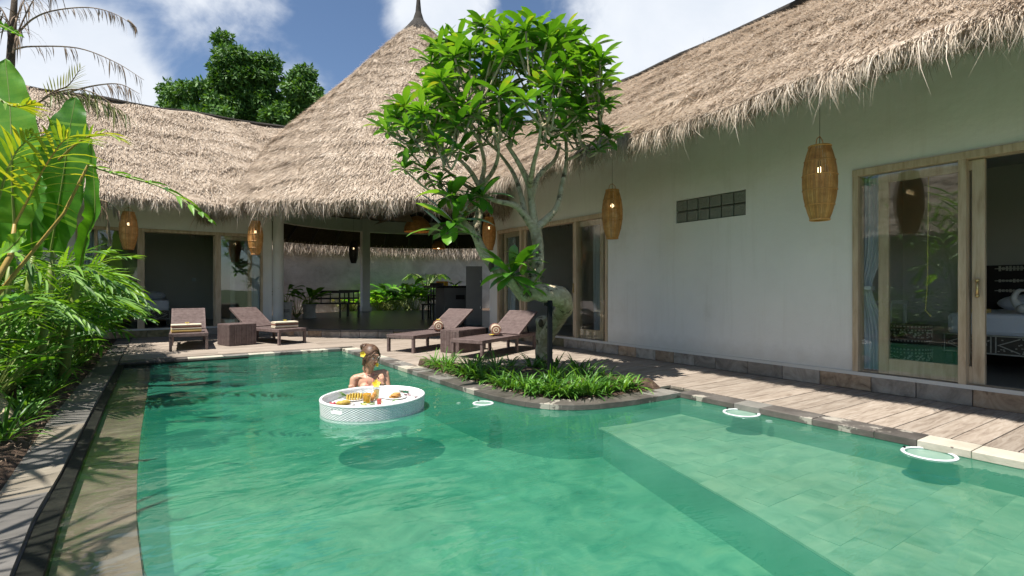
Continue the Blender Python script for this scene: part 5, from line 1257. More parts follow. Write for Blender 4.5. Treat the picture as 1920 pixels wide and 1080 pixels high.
for i, (x, y, n_, H, rc, L, w, m_, lab) in enumerate(PLN): palmclump(lab, x, y, n_+3, H, rc, L, w, m_, 200+i, aim=(-.4 if i in (1, 2, 3) else None))
# the frond group that leans out over the path
t = thing('areca_palm', 'broad bright fronds leaning over the path in front of the far left door', 'palm', (-1.2, 7.6, 0), 0, gl)
random.seed(12)
for k, (a, m1, m2, e) in enumerate([((80, 640, 7.2), (130, 585, 7.2), (190, 560, 7.3), (262, 585, 7.4)), ((80, 640, 7.2), (120, 560, 7.2), (180, 520, 7.2), (255, 540, 7.2)), ((70, 640, 7.0), (110, 590, 6.9), (165, 585, 6.8), (235, 625, 6.8)),
                                 ((70, 640, 7.0), (95, 540, 7.2), (140, 480, 7.3), (200, 470, 7.4)), ((60, 640, 6.6), (90, 600, 6.4), (140, 600, 6.2), (190, 650, 6.1)), ((90, 640, 7.6), (140, 540, 7.7), (190, 490, 7.8), (250, 480, 7.8))]):
    frondobj(t, [W(*a), W(*m1), W(*m2), W(*e)], .52, 12, .044, 'leaf_palm', start=.25, droop=.3, spread=.8, lift=.1, n=4)
# low strappy clumps and bushes along the path
for i in range(34):
    y = 3.3+i*.23+random.uniform(-.05, .05); x = clipx(PL, y)-random.uniform(.14, .30)-(.12 if y < 4.6 else 0)
    if y < 4.4 and i % 2: continue
    lab = 'low strappy plant at the edge of the left path, '+('near the camera' if y < 5 else 'beside the middle of the overflow channel' if y < 7.5 else 'towards the far deck')
    clump(lab, (x, y, .02), random.randint(16, 26), random.uniform(.22, .38), random.uniform(.018, .030), random.choice(['leaf_grass', 'leaf_grass', 'leaf_palm', 'leaf_dark']), 'low plants along the left path', name='border_plant', droop=1.0)
for i in range(20):
    y = 4.6+i*.40; x = clipx(PL, y)-random.uniform(.4, .75)
    leafplant('border_shrub', 'small leafy shrub behind the path edge, '+('front part of the left garden' if y < 8 else 'far part of the left garden'), (x, y, .03), 26, .20, .07, random.choice(['leaf_dark', 'leaf_palm', 'leaf_banana']), 'plant', 'small shrubs behind the left path', stem=random.uniform(.2, .45), seed=300+i, droop=.6, n=3)
# fan palms (star-shaped leaves)
def fan(q, c, nrm, r_, n_, w):
    nrm = Vector(nrm).normalized(); a_ = nrm.orthogonal().normalized(); b_ = nrm.cross(a_)
    for k in range(n_):
        an = 2*pi*k/n_*.86; q.blade(c, a_*cos(an)+b_*sin(an)+nrm*.25, nrm, r_*random.uniform(.85, 1.1), w, n=4, fold=.25, droop=.45, prof='strap', t=random.random())
for i, (px, py, d, H, nn_) in enumerate([(35, 600, 4.6, .55, 12), (110, 600, 5.8, .6, 13), (70, 560, 5.4, .8, 12), (170, 590, 7.2, .6, 12), (10, 640, 4.2, .4, 10), (130, 640, 6.4, .35, 12)]):
    p = W(px, py, d); leafplant('broad_leaved_shrub', ['bright broad leaved shrub low at the left picture edge', 'bright broad leaved shrub left of the overhanging fronds', 'tall broad leaved shrub under the banana leaves', 'broad leaved shrub under the overhanging fronds', 'low broad leaved shrub cut by the left picture edge', 'low broad leaved shrub beside the middle of the path'][i], (p.x-.15, p.y, .03), nn_, .34, .085, 'leaf_palm', 'plant', 'broad leaved shrubs of the left garden', stem=H, seed=400+i, droop=.5, n=5, fold=.3)
t = thing('fan_palm', 'small fan palm with star shaped leaves at the left edge above the path', 'palm', (-1.1, 5.0, 0), 0, gl)
for (px, py, d, r_, n_) in [(38, 625, 4.6, .27, 11), (90, 668, 5.2, .24, 10), (20, 700, 4.4, .22, 10), (130, 690, 5.8, .22, 10), (75, 720, 4.9, .18, 9), (150, 640, 6.2, .22, 9), (45, 560, 5.0, .24, 10), (100, 600, 5.6, .25, 10), (175, 612, 6.6, .24, 10)]:
    c = W(px, py, d); q = MB(); fan(q, c, (random.uniform(-.3, .5), -.5, .9), r_, n_, .030); o = wp(q.build('fan_leaf', 'leaf_palm'), t)
    s_ = MB(); s_.tube([c, c+Vector((-.12, .05, -.25)), Vector((c.x-.25, c.y+.1, .02))], .007, 5); s_.build('stem', 'stem_green', o)
# palm clumps added out of view to shade the path, then banana plants
for i, (x, y, H) in enumerate([(-2.1, 2.7, 2.5), (-2.2, 3.9, 2.7)]):
    palmclump('unseen palm clump added to shade the left path, '+['the nearer of two', 'the farther of two'][i], x, y, 12, H, .95, .5, .055, 'leaf_palm', 260+i)
def bananaleaf(parent, pts, w, t_=None, fold=.25, roll=0, m_='leaf_banana', stem=True, lean=None):
    P = smooth_pts([(*p, 0) for p in pts], 14); P = [Vector(x[:3]) for x in P]; n_ = len(P)-1; vs = []; fs = []; m = 4
    for i, p in enumerate(P):
        u = i/n_; dr = (P[min(i+1, n_)]-P[max(i-1, 0)]).normalized(); view = (p-Vector((0, 0, 1))).normalized()
        sd_ = dr.cross(Matrix.Rotation(roll, 3, 'Z') @ Vector(lean or (-.45, -.85, .35))).normalized(); nn = sd_.cross(dr).normalized()
        ww = w*max(.02, sin(pi*min(1, u*.96+.04)**.75)**.62)
        for j in range(-m, m+1):
            v = j/m; vs.append(p+sd_*v*ww/2+nn*(abs(v)**1.3*fold*ww*.5)+nn*.012*sin(u*38+j*.8)*abs(v))
    K = 2*m+1
    for i in range(n_):
        for j in range(2*m): fs.append((i*K+j, i*K+j+1, (i+1)*K+j+1, (i+1)*K+j))
    q = MB(); t0 = random.random() if t_ is None else t_; q.add(vs, fs, t0); rt_ = [random.uniform(-.09, .09) for _ in range(n_+1)]; q.t = [min(.99, max(0, t0+rt_[i//(2*m)]+.05*sin(i//(2*m)*.4))) for i in range(len(fs))]; o = wp(q.build('leaf', m_, None, smooth=True), parent)
    r_ = MB(); r_.tube(P, [max(.003, .014*(1-i/n_)) for i in range(n_+1)], 6); r_.build('midrib', 'stem_yellow' if stem == 2 else 'stem_green', o); return o
bt = thing('banana_plant', 'banana plant with big upright leaves at the left edge in front of the far roof', 'plant', (-1.6, 5.5, 0), 0, gl)
st = MB()
for (px, d, top) in [(100, 5.2, 470), (62, 5.0, 480), (20, 4.8, 500), (150, 5.6, 500)]:
    a = W(px-10, 560, d); b_ = W(px, top, d); st.tube([(a.x-.1, a.y, 0), a, b_], [.05, .035, .02], 8)
wp(st.build('stem', 'stem_green', None, smooth=True), bt)
bananaleaf(bt, [W(96, 470, 5.2), W(108, 400, 5.1), W(122, 310, 5.0), W(132, 235, 5.0), W(142, 182, 5.05)], .50, .55, fold=.12)
bananaleaf(bt, [W(28, 420, 4.4), W(24, 360, 4.35), W(22, 280, 4.3), W(18, 190, 4.35), W(10, 110, 4.4)], .50, .72, fold=.15)
bananaleaf(bt, [W(62, 480, 5.2), W(60, 420, 5.1), W(66, 370, 5.0), W(78, 330, 5.0)], .34, .25, fold=.2)
bananaleaf(bt, [W(150, 500, 5.6), W(165, 440, 5.5), W(178, 400, 5.4), W(176, 330, 5.4), W(172, 262, 5.4)], .17, .5, fold=.6)
bananaleaf(bt, [W(10, 520, 5.0), W(-5, 450, 4.8), W(-10, 380, 4.7), W(0, 300, 4.7)], .45, .35, fold=.2)
bananaleaf(bt, [W(100, 440, 5.6), W(60, 400, 5.7), W(10, 370, 5.8), (W(-50, 380, 5.8))], .35, .3, fold=.3, lean=(0, -.6, .8))
bananaleaf(bt, [W(-30, 520, 2.9), W(0, 485, 2.85), W(25, 460, 2.8), W(50, 431, 2.8)], .13, .85, fold=.3, lean=(.1, -.8, .6))
bananaleaf(bt, [W(-40, 572, 3.0), W(0, 566, 2.95), W(35, 563, 2.9), W(66, 560, 2.9)], .10, .5, fold=.5, lean=(.1, -.5, .9))
bananaleaf(bt, [W(-40, 600, 3.0), W(0, 590, 2.95), W(30, 580, 2.9), W(60, 572, 2.9)], .07, .95, fold=.3, lean=(.1, -.9, .4))
bananaleaf(bt, [W(-20, 40, 3.4), W(0, 48, 3.4), W(22, 58, 3.4), W(45, 70, 3.4)], .045, .9, fold=.5, lean=(.1, -.9, .4))
# yellow-green palm crossing in front of the banana leaves
yp = thing('yellow_palm', 'palm with yellowing narrow leaflets in front of the banana leaves', 'palm', (-1.3, 4.6, 0), 0, gl)
random.seed(15)
frondobj(yp, [W(28, 420, 4.3), W(52, 375, 4.3), W(80, 320, 4.3), W(112, 272, 4.3), W(128, 258, 4.3)], .50, 13, .028, 'leaf_yellow', 'stem_yellow', start=.2, spread=1.1, droop=.55, lift=.15, n=5)
frondobj(yp, [W(-10, 400, 4.2), W(10, 330, 4.1), W(30, 285, 4.1), W(60, 255, 4.1)], .40, 11, .028, 'leaf_yellow', 'stem_green', start=.2, spread=1.1, droop=.5, n=5)
frondobj(yp, [W(110, 300, 4.9), W(150, 265, 4.9), W(190, 250, 4.9), W(225, 262, 4.9)], .26, 9, .022, 'leaf_yellow', 'stem_yellow', start=.3, spread=.7, droop=.5, n=4)
frondobj(yp, [W(-20, 170, 4.0), W(5, 190, 4.0), W(30, 200, 4.0), W(60, 195, 4.0)], .22, 8, .03, 'leaf_yellow', 'stem_green', start=.3, spread=.7, droop=.3, n=4)
frondobj(yp, [W(165, 310, 4.6), W(230, 330, 4.6), W(300, 350, 4.6), W(352, 382, 4.6), W(392, 412, 4.6)], .22, 9, .040, 'leaf_palm', 'stem_green', start=.05, spread=.8, droop=.5, lift=.35, n=4)
s_ = MB(); s_.tube([(-1.3, 4.6, 0), tuple(W(20, 480, 4.3)), tuple(W(28, 420, 4.3))], [.03, .022, .014], 7); s_.tube([(-1.3, 4.7, 0), tuple(W(-40, 480, 4.2)), tuple(W(-10, 400, 4.2))], [.03, .02, .012], 7)
s_.tube([(-1.5, 5.0, 0), tuple(W(120, 400, 4.8)), tuple(W(165, 310, 4.6))], [.02, .014, .01], 6); wp(s_.build('stem', 'stem_yellow', None, smooth=True), yp)
# tall palm with dry flower stalks against the sky
tp_ = thing('tall_palm', 'tall thin palm with dry brown drooping stalks against the sky, top left', 'palm', (-2.2, 6.4, 0), 0, gl)
s_ = MB(); s_.tube([(-2.25, 6.5, 0), tuple(W(-8, 400, 6.0)), tuple(W(8, 240, 5.9)), tuple(W(20, 120, 5.8)), tuple(W(24, 40, 5.8)), tuple(W(30, -40, 5.8))], [.07, .06, .045, .04, .035, .02], 10, wob=.15); wp(s_.build('trunk', 'bark_dark', None, smooth=True), tp_)
random.seed(19)
def drystalk(pts, L, n_, start=.15, hang=1.3, w=.012, m_='dry_palm', both=True):
    lb, sb = MB(), MB(); s2 = smooth_pts([(*p, .011*(1-.8*i/(len(pts)-1))) for i, p in enumerate(pts)], 6); P = [Vector(x[:3]) for x in s2]; sb.tube(P, [max(.002, x[3]) for x in s2], 5)
    for j in range(n_):
        u = start+(1-start)*random.random(); f_ = u*(len(P)-1); i0 = min(len(P)-2, int(f_)); pp = P[i0].lerp(P[i0+1], f_-i0); dr = (P[i0+1]-P[i0]).normalized()
        lb.blade(pp, dr*random.uniform(.3, .9)+Vector((random.uniform(-.3, .3), random.uniform(-.3, .3), -.4*hang)), (0, 0, 1), L*random.uniform(.4, 1.1), w*random.uniform(.6, 1.3), n=4, fold=.3, droop=hang, prof='lance', t=random.random())
    o = wp(lb.build('stalk', m_), tp_); sb.build('stem', 'dry_palm', o)
drystalk([W(35, 60, 5.7), W(62, 35, 5.7), W(100, 20, 5.7), W(165, 14, 5.7), W(215, 26, 5.7), (W(256, 52, 5.7))], .18, 70, .3)
drystalk([W(240, 38, 5.7), W(248, 44, 5.7), W(256, 52, 5.7)], .12, 26, .0, w=.009)
drystalk([W(28, 92, 5.7), W(60, 87, 5.7), W(145, 90, 5.7), W(215, 116, 5.7), W(270, 150, 5.7)], .24, 46, .2)
drystalk([W(130, 172, 5.7), W(180, 160, 5.7), W(225, 158, 5.7), W(262, 176, 5.7)], .26, 60, .1, w=.010)
drystalk([W(24, 60, 5.7), W(40, 10, 5.7), W(60, -25, 5.7)], .3, 40, .0); drystalk([W(20, 60, 5.7), W(5, 20, 5.7), W(-20, -5, 5.7)], .3, 40, .0); drystalk([W(24, 100, 5.7), W(34, 60, 5.7), W(70, -10, 5.7), W(110, -25, 5.7)], .34, 36, .3, hang=1.6)
drystalk([W(150, 372, 5.5), W(178, 380, 5.5), W(200, 400, 5.5), W(206, 440, 5.5)], .22, 60, .1, hang=1.5); drystalk([W(165, 372, 5.5), W(200, 378, 5.5), W(225, 398, 5.5)], .14, 40, .1, hang=1.6)
for pts in ([W(60, 200, 5.6), W(110, 172, 5.6), W(170, 172, 5.6), W(240, 215, 5.6)], [W(0, 120, 5.2), W(25, 145, 5.2), W(50, 185, 5.2), W(68, 230, 5.2)], [W(90, 180, 5.6), W(130, 175, 5.6), W(180, 190, 5.6), W(225, 205, 5.6)]):
    drystalk(pts, .28, 80, .05, hang=.9, w=.016, m_='leaf_olive')
lb, sb = MB(), MB(); frond_geo(lb, sb, [W(80, 185, 5.6), W(105, 170, 5.6), W(128, 160, 5.6), W(150, 130, 5.6)], .24, 14, .012, droop=.2, lift=.4); o = wp(lb.build('frond', 'leaf_olive'), tp_); sb.build('stem', 'dry_palm', o)
# old log at the left edge, ground cover mass behind
q = MB(); q.tube([tuple(W(-15, 745, 3.9)), tuple(W(10, 790, 3.75)), tuple(W(28, 850, 3.6))], [.06, .055, .06], 9, wob=.5); tag(q.build('log', 'bark', smooth=True), 'grey weathered stump at the left edge of the garden bed', 'stump')
random.seed(23); q = MB()
for k in range(5200):
    y = random.uniform(3.8, 12.6); x = clipx(PL, y)-.55-abs(random.gauss(0, 1.5)); z = random.uniform(0, .5+.25*min(2.5, clipx(PL, y)-x)); an = random.uniform(0, 6.28)
    q.blade((x, y, z), (cos(an), sin(an), random.uniform(-.2, .9)), (0, 0, 1), random.uniform(.10, .26), random.uniform(.02, .05), n=2, fold=.3, droop=.6)
q.build('undergrowth', 'leaf_dark', kind='stuff')
# ================================================================== TREES BEYOND THE ROOFS
def fartree(label, lobes, d, nleaf, seed, sz=.30, tg=None):
    rng = np.random.RandomState(seed); c = W(lobes[0][0], 540, d); t = thing('broadleaf_tree', label, 'tree', (c.x, c.y, 0), 0, 'green trees behind the far left roof')
    P = []; Nn = []; sub = []
    for (px, py, rx, ry, wt) in lobes:
        cc = np.array(W(px, py, d+rng.uniform(-.5, .5))); rX = rx*d/FPX; rZ = ry*d/FPX
        m_ = max(6, int(26*wt))
        for k in range(m_):
            v = rng.normal(size=3); v /= np.linalg.norm(v); v *= rng.uniform(.55, 1.0)
            sub.append((cc+np.array([CC*v[0]*rX+CS*v[1]*rX*.8, -CS*v[0]*rX+CC*v[1]*rX*.8, v[2]*rZ]), rng.uniform(.28, .5)*min(rX, rZ)))
    tot = sum(s_[1]**2 for s_ in sub)
    for cc, r_ in sub:
        n_ = int(nleaf*r_*r_/tot); v = rng.normal(size=(n_, 3)); v /= np.linalg.norm(v, axis=1)[:, None]; rad = r_*(rng.uniform(.35, 1.08, n_)**.5)[:, None]
        P.append(cc+v*rad*np.array([1, 1, .8])); Nn.append(v)
    P = np.concatenate(P); Nn = np.concatenate(Nn); n_ = len(P); dr = Nn*.5+rng.normal(size=(n_, 3))*.55+np.array([0, 0, -.35]); dr /= np.linalg.norm(dr, axis=1)[:, None]
    S = np.cross(dr, Nn+rng.normal(size=(n_, 3))*.5); S /= np.linalg.norm(S, axis=1)[:, None]; L = rng.uniform(.6, 1.2, n_)[:, None]*sz; w = L*.36
    V = np.stack([P, P+dr*L*.5+S*w/2, P+dr*L, P+dr*L*.5-S*w/2], 1).reshape(-1, 3); i = (np.arange(n_)*4)[:, None]
    o = npmesh('crown', V, i+np.array([0, 1, 2, 3]), np.zeros((0, 3), int), rng.rand(n_), 'leaf_tree', None, 'stuff'); wp(o, t)
    q = MB(); q.tube([(c.x, c.y, -.5), (c.x, c.y, 5), (c.x+.2, c.y, 8)], [.35, .28, .2], 8, wob=.2)
    for (px, py, rx, ry, wt) in lobes: e = W(px, py, d); q.tube([(c.x, c.y, 5.5), ((c.x+e.x)/2, (c.y+e.y)/2, (5.5+e.z)/2), tuple(e)], [.16, .1, .05], 6)
    wp(q.build('trunk', 'bark_dark'), t)
fartree('big dark green tree with a pointed crown behind the far left roof', [(445, 135, 44, 42, 1.5), (418, 88, 24, 24, .6), (392, 195, 62, 36, 1.5), (475, 200, 58, 46, 1.6), (328, 178, 34, 22, .7), (494, 132, 30, 30, .7), (420, 245, 90, 35, 1.4), (352, 215, 46, 26, .8)], 26, 52000, 31, .26)
fartree('smaller rounded tree right of the pointed one, touching the cone roof', [(570, 185, 38, 50, 1.5), (565, 150, 24, 22, .5), (595, 200, 22, 30, .5), (540, 225, 40, 30, .8)], 25, 20000, 32, .25)

# ------------------------------------------------------------------ labels by place for look-alikes
ORD = 'first second third fourth fifth sixth seventh eighth ninth tenth eleventh twelfth thirteenth fourteenth fifteenth sixteenth seventeenth eighteenth nineteenth twentieth'.split()
def ordn(k):
    if k < 20: return ORD[k]
    tens = ['twenty', 'thirty', 'forty', 'fifty'][(k+1)//10-2]; u = (k+1) % 10
    return tens+'-'+ORD[u-1] if u else {'twenty': 'twentieth', 'thirty': 'thirtieth', 'forty': 'fortieth', 'fifty': 'fiftieth'}[tens]
def relabel(sel, key, fmt):
    for k, o in enumerate(sorted([o for o in COL.objects if o.parent is None and 'label' in o and sel(o)], key=key)): o['label'] = fmt % ordn(k)
def pxk(o): x, y = o.location.x, o.location.y; return (x*CC-y*CS)/(x*CS+y*CC)
relabel(lambda o: o['label'].startswith('strappy green') and 'pool edge' in o['label'], pxk, '%s strappy grass clump from the left along the curved pool edge of the planter')
relabel(lambda o: o['label'].startswith('strappy green'), pxk, '%s strappy grass clump from the left in the inner rows of the planter')
relabel(lambda o: o['label'].startswith('low strappy'), lambda o: o.location.y, '%s low strappy plant along the left path, counted from the camera')
relabel(lambda o: o['label'].startswith('small leafy shrub'), lambda o: o.location.y, '%s small leafy shrub behind the left path plants, counted from the camera')
for a_, f_ in (('bright broad', '%s bright broad leaved shrub by the back wall, counted from the left'), ('upright banana', '%s upright banana like plant by the back wall, counted from the left'), ('low leafy', '%s low leafy bush by the back wall, counted from the left')):
    relabel(lambda o: o['label'].startswith(a_), pxk, f_)
# ================================================================== FLOATING TRAY
TC = Vector((1.540, 4.455, WZ)); TA = atan2(.394, .92)
def elp(an, a, b_): return (a*cos(an), b_*sin(an))
EA, EB = .452, .424
tray = thing('floating_tray', 'oval white wicker floating breakfast tray on the pool water', 'tray', tuple(TC), TA)
NA, NZ = 300, 30; Z0, Z1 = -.03, .112; vs = []; fs = []
def hole(an, z):                         # handle openings at both ends
    a = (an+pi) % (2*pi)-pi
    for c_ in (R(8), R(188)):
        dd = (an-c_+pi) % (2*pi)-pi
        if abs(dd)*EB < .058 and .052 < z < .088: return True
    return False
q = MB()
for layer, (ia, s_) in enumerate(((0, 1), (.020, -1))):
    o_ = len(vs)
    for j in range(NZ+1):
        z = Z0+(Z1-Z0)*j/NZ
        for i in range(NA):
            an = 2*pi*i/NA; r_ = 1; bump_ = .0026*sin(j/NZ*pi*15)*(1 if (i//2) % 2 else -1)*s_*(1 if 0 < j < NZ else 0)
            x, y = elp(an, EA-ia+bump_-.008*(1-z/Z1)*(1 if z < Z1 else 0), EB-ia+bump_-.008*(1-z/Z1)); vs.append((x, y, z))
    for j in range(NZ):
        for i in range(NA):
            if hole(2*pi*(i+.5)/NA, Z0+(Z1-Z0)*(j+.5)/NZ): continue
            f_ = (o_+j*NA+i, o_+j*NA+(i+1) % NA, o_+(j+1)*NA+(i+1) % NA, o_+(j+1)*NA+i); fs.append(f_ if s_ > 0 else f_[::-1])
q.add(vs, fs, .5); q.build('wall', 'white_wicker', tray)
q = MB(); q.tube([(*elp(2*pi*k/90, EA-.010, EB-.010), Z1) for k in range(91)], .0135, 8, t=.5, cap=False); q.tube([(*elp(2*pi*k/90, EA-.012, EB-.012), Z0+.01) for k in range(91)], .012, 8, t=.5, cap=False); q.build('rim', 'white_wicker', tray, smooth=True)
for c_ in (R(8), R(188)):
    q = MB(); aa = [c_+(-1+2*k/8)*.058/EB for k in range(9)]
    lp = [(*elp(a_, EA-.010, EB-.010), .088) for a_ in aa]+[(*elp(a_, EA-.010, EB-.010), .052) for a_ in aa[::-1]]; q.tube(lp+[lp[0]], .0085, 6, t=.5); q.build('handle', 'white_wicker', tray, smooth=True)
q = MB(); q.prism([elp(2*pi*k/64, EA-.022, EB-.022) for k in range(64)], .035, .049, .5); q.build('base', 'white_wicker', tray)
FZT = WZ+.049
def TP(px, py): p = G(px, py, FZT); return (p.x, p.y, FZT+.0005)
def plate(p, r_, label):
    o = MB().lathe([(r_*.55, 0), (r_*.6, .004), (r_, .012), (r_*1.0, .015), (r_*.58, .008), (.001, .007)], (0, 0, 0), 32, close=False).build('plate', 'ceramic', smooth=True, loc=p); return tag(o, label, 'plate', 'plates on the floating tray')
pl1 = TP(644, 761); plate(pl1, .092, 'white plate with omelette at the left end of the tray'); pl2 = TP(741, 747); plate(pl2, .10, 'white plate with pancakes right of the juice glasses')
pl3 = TP(665, 750); plate(pl3, .095, 'white plate under the half pineapple')
for k in range(4): pass
t = thing('pancakes', 'stack of folded golden pancakes on the right plate', 'food', (pl2[0], pl2[1], FZT+.009))
for k in range(4):
    q = MB(); q.ball((random.uniform(-.015, .015), random.uniform(-.01, .01), .008+.009*k), (.055-.006*k, .045-.004*k, .010), 14, 6); q.build('pancake', 'pancake', t, smooth=True)
q = MB(); q.ball((.012, 0, .022), (.05, .036, .020), 12, 7); q.ball((-.03, .012, .02), (.03, .026, .018), 10, 6); o = q.build('omelette', 'pineapple', smooth=True, loc=(pl1[0], pl1[1], FZT+.006)); tag(o, 'yellow omelette on the left plate', 'food')
q = MB()
for k in range(9): an = k*2.4; q.ball((.016*sqrt(k)*cos(an), .016*sqrt(k)*sin(an), .014), .013, 8, 6)
o = q.build('tomatoes', 'berry', smooth=True, loc=(pl1[0]-.075, pl1[1]+.045, FZT+.002)); tag(o, 'cluster of small red tomatoes beside the omelette', 'food')
# half pineapple with its crown
t = thing('pineapple', 'half pineapple with leafy crown lying on the tray behind the omelette', 'fruit', (pl3[0]+.01, pl3[1], FZT+.012), -R(25))
q = MB()
for i in range(7):
    for j in range(12):
        x = -.07+.14*i/6; an = pi*j/11+(.13 if i % 2 else 0); r_ = .045*sqrt(max(.05, 1-(x/.095)**2)); q.ball((x, r_*cos(an), .004+r_*sin(an)*.9), .0105, 5, 4, t=random.random())
q.build('skin', 'pineapple', t, smooth=True)
q = MB()
for k in range(26): an = random.uniform(0, 6.28); q.blade((-.075, 0, .022), (-1.2, cos(an)*.8, .2+abs(sin(an))*.9), (0, 0, 1), random.uniform(.06, .10), .012, n=3, fold=.3, droop=.3, prof='strap')
q.build('crown', 'leaf_frangi', t)
def glass(p, r0, r1, h_, m_, fill, label, garnish=None):
    t = thing('juice_glass', label, 'glass', p, 0, 'glasses on the floating tray')
    q = MB(); q.lathe([(r0, 0), (r1, h_), (r1-.002, h_), (r0-.002, .004)], (0, 0, 0), 22, close=False); q.build('glass', 'cup_glass', t, smooth=True)
    q = MB(); rr_ = r0+(r1-r0)*fill; q.lathe([(r0-.003, .004), (rr_-.003, h_*fill)], (0, 0, 0), 20); q.build('juice', m_, t, smooth=False)
    return t
g1 = TP(688, 756); jg = glass(g1, .033, .044, .115, 'juice_orange', .72, 'big round jug of orange juice in the middle of the tray')
g2 = TP(706, 749); gl2 = glass(g2, .020, .031, .125, 'juice_pale', .7, 'tall glass of pale yellow juice with a flower on its rim')
g3 = TP(711, 761); gl3 = glass(g3, .018, .028, .095, 'juice_red', .62, 'glass of red watermelon juice in front of the yellow one')
for gg in (gl2, gl3): MB().tube([(0, 0, .02), (.012, .008, .155)], .0028, 6).build('straw', 'white_plastic', gg)
frangipani((g2[0], g2[1]+.01, FZT+.135), .045, 'yellow flower on the rim of the pale juice glass', grp='flowers on the floating tray', tilt=(-.2, -.8, .5))
for px, py, lab in [(697, 733, 'yellow flower resting behind the orange juice jug'), (683, 762, 'yellow flower lying in front of the orange juice jug')]:
    p = TP(px, py); frangipani((p[0], p[1], FZT+.012), .030, lab, grp='flowers on the floating tray', mat_='petal_pale')
q = MB()
for k in range(12):
    p = TP(random.uniform(672, 735), random.uniform(756, 763)); q.blade((p[0], p[1], FZT+.004), (random.uniform(-1, 1), random.uniform(-1, 1), .25), (0, 0, 1), random.uniform(.05, .08), .03, n=3, prof='ellip', droop=.3)
tag(q.build('garnish_leaves', 'leaf_frangi'), 'green garnish leaves around the juice glasses on the tray', 'leaves')
q = MB(); p = TP(697, 752); q.ball((p[0], p[1], FZT+.03), (.03, .03, .028), 10, 8); q.ball((p[0]+.03, p[1]+.02, FZT+.055), (.02, .02, .02), 8, 6); tag(q.build('papaya_slices', 'pancake', smooth=True), 'orange fruit slices between the jug and the glasses', 'fruit')
q = MB()
for k in range(16):
    p = TP(random.uniform(757, 783), random.uniform(739, 747)); q.blade((p[0], p[1], FZT+.006), (random.uniform(-1, 1), random.uniform(-1, 1), .2), (0, 0, 1), random.uniform(.025, .045), .018, n=2, prof='ellip')
tag(q.build('petals', 'berry_dark'), 'dark red petals and berries at the right end of the tray', 'petals')
q = MB()
for k in range(10):
    p = TP(random.uniform(752, 775), random.uniform(735, 741)); q.blade((p[0], p[1], FZT+.006), (random.uniform(-1, 1), random.uniform(-1, 1), .2), (0, 0, 1), random.uniform(.025, .045), .018, n=2, prof='ellip')
tag(q.build('petals', 'berry'), 'pinkish red petals scattered near the far right of the tray', 'petals')
# ================================================================== WOMAN IN THE POOL
def HP(px, py, d): return W(px, py, d)
wm = thing('person', 'woman in a peach bikini in the pool, hair in a bun with yellow flower', 'person', (HP(693, 700, 5.25).x, HP(693, 700, 5.25).y, -.46))
RT = Vector((CC, -CS, 0)); FW = Vector((CS, CC, 0)); UP = Vector((0, 0, 1))
yaw_px = 18  # picture right / depth / up at her place
vw = (HP(693, 690, 5.25)-Vector((0, 0, 1))); vw.z = 0; vw.normalize(); rt = Vector((vw.y, -vw.x, 0))
S_ = 5.25/FPX
O_ = HP(693, 700, 5.25)                  # base of the neck
def L(x, y, z): return O_+rt*x+vw*y+UP*z  # x to picture right, y away from the camera
q = MB()
def cap(p0, p1, r0, r1, n_=6, k=14):
    pts = [Vector(p0).lerp(Vector(p1), i/n_) for i in range(n_+1)]; q.tube(pts, [r0+(r1-r0)*i/n_ for i in range(n_+1)], k); q.ball(p0, r0, 14, 9); q.ball(p1, r1, 14, 9)
def ell(c, r_, rz=0, rx=0, ry=0):
    B = Matrix((rt, vw, UP)).transposed(); q.ball(c, r_, 22, 15, M=B @ Matrix.Rotation(rz, 3, 'Z') @ Matrix.Rotation(rx, 3, 'X') @ Matrix.Rotation(ry, 3, 'Y'))
# torso
ell(L(-.003, .02, -.10), (.118, .072, .10)); ell(L(.0, .03, -.045), (.125, .052, .045)); ell(L(.002, .03, -.22), (.112, .075, .14)); ell(L(.0, .03, -.36), (.135, .09, .12))
ell(L(-.045, -.035, -.135), (.050, .045, .050)); ell(L(.055, -.03, -.130), (.050, .045, .050))
cap(L(-.02, .035, -.03), L(.010, .0, .065), .040, .036)      # neck leaning towards the face side
cap(L(-.03, .025, -.018), L(-.135, .02, -.048), .030, .040); cap(L(.03, .025, -.010), L(.135, .02, -.005), .030, .040)
cap(L(-.10, -.012, -.028), L(-.018, -.030, -.048), .008, .010); cap(L(.022, -.030, -.043), L(.10, -.010, -.008), .010, .008)   # collar bones
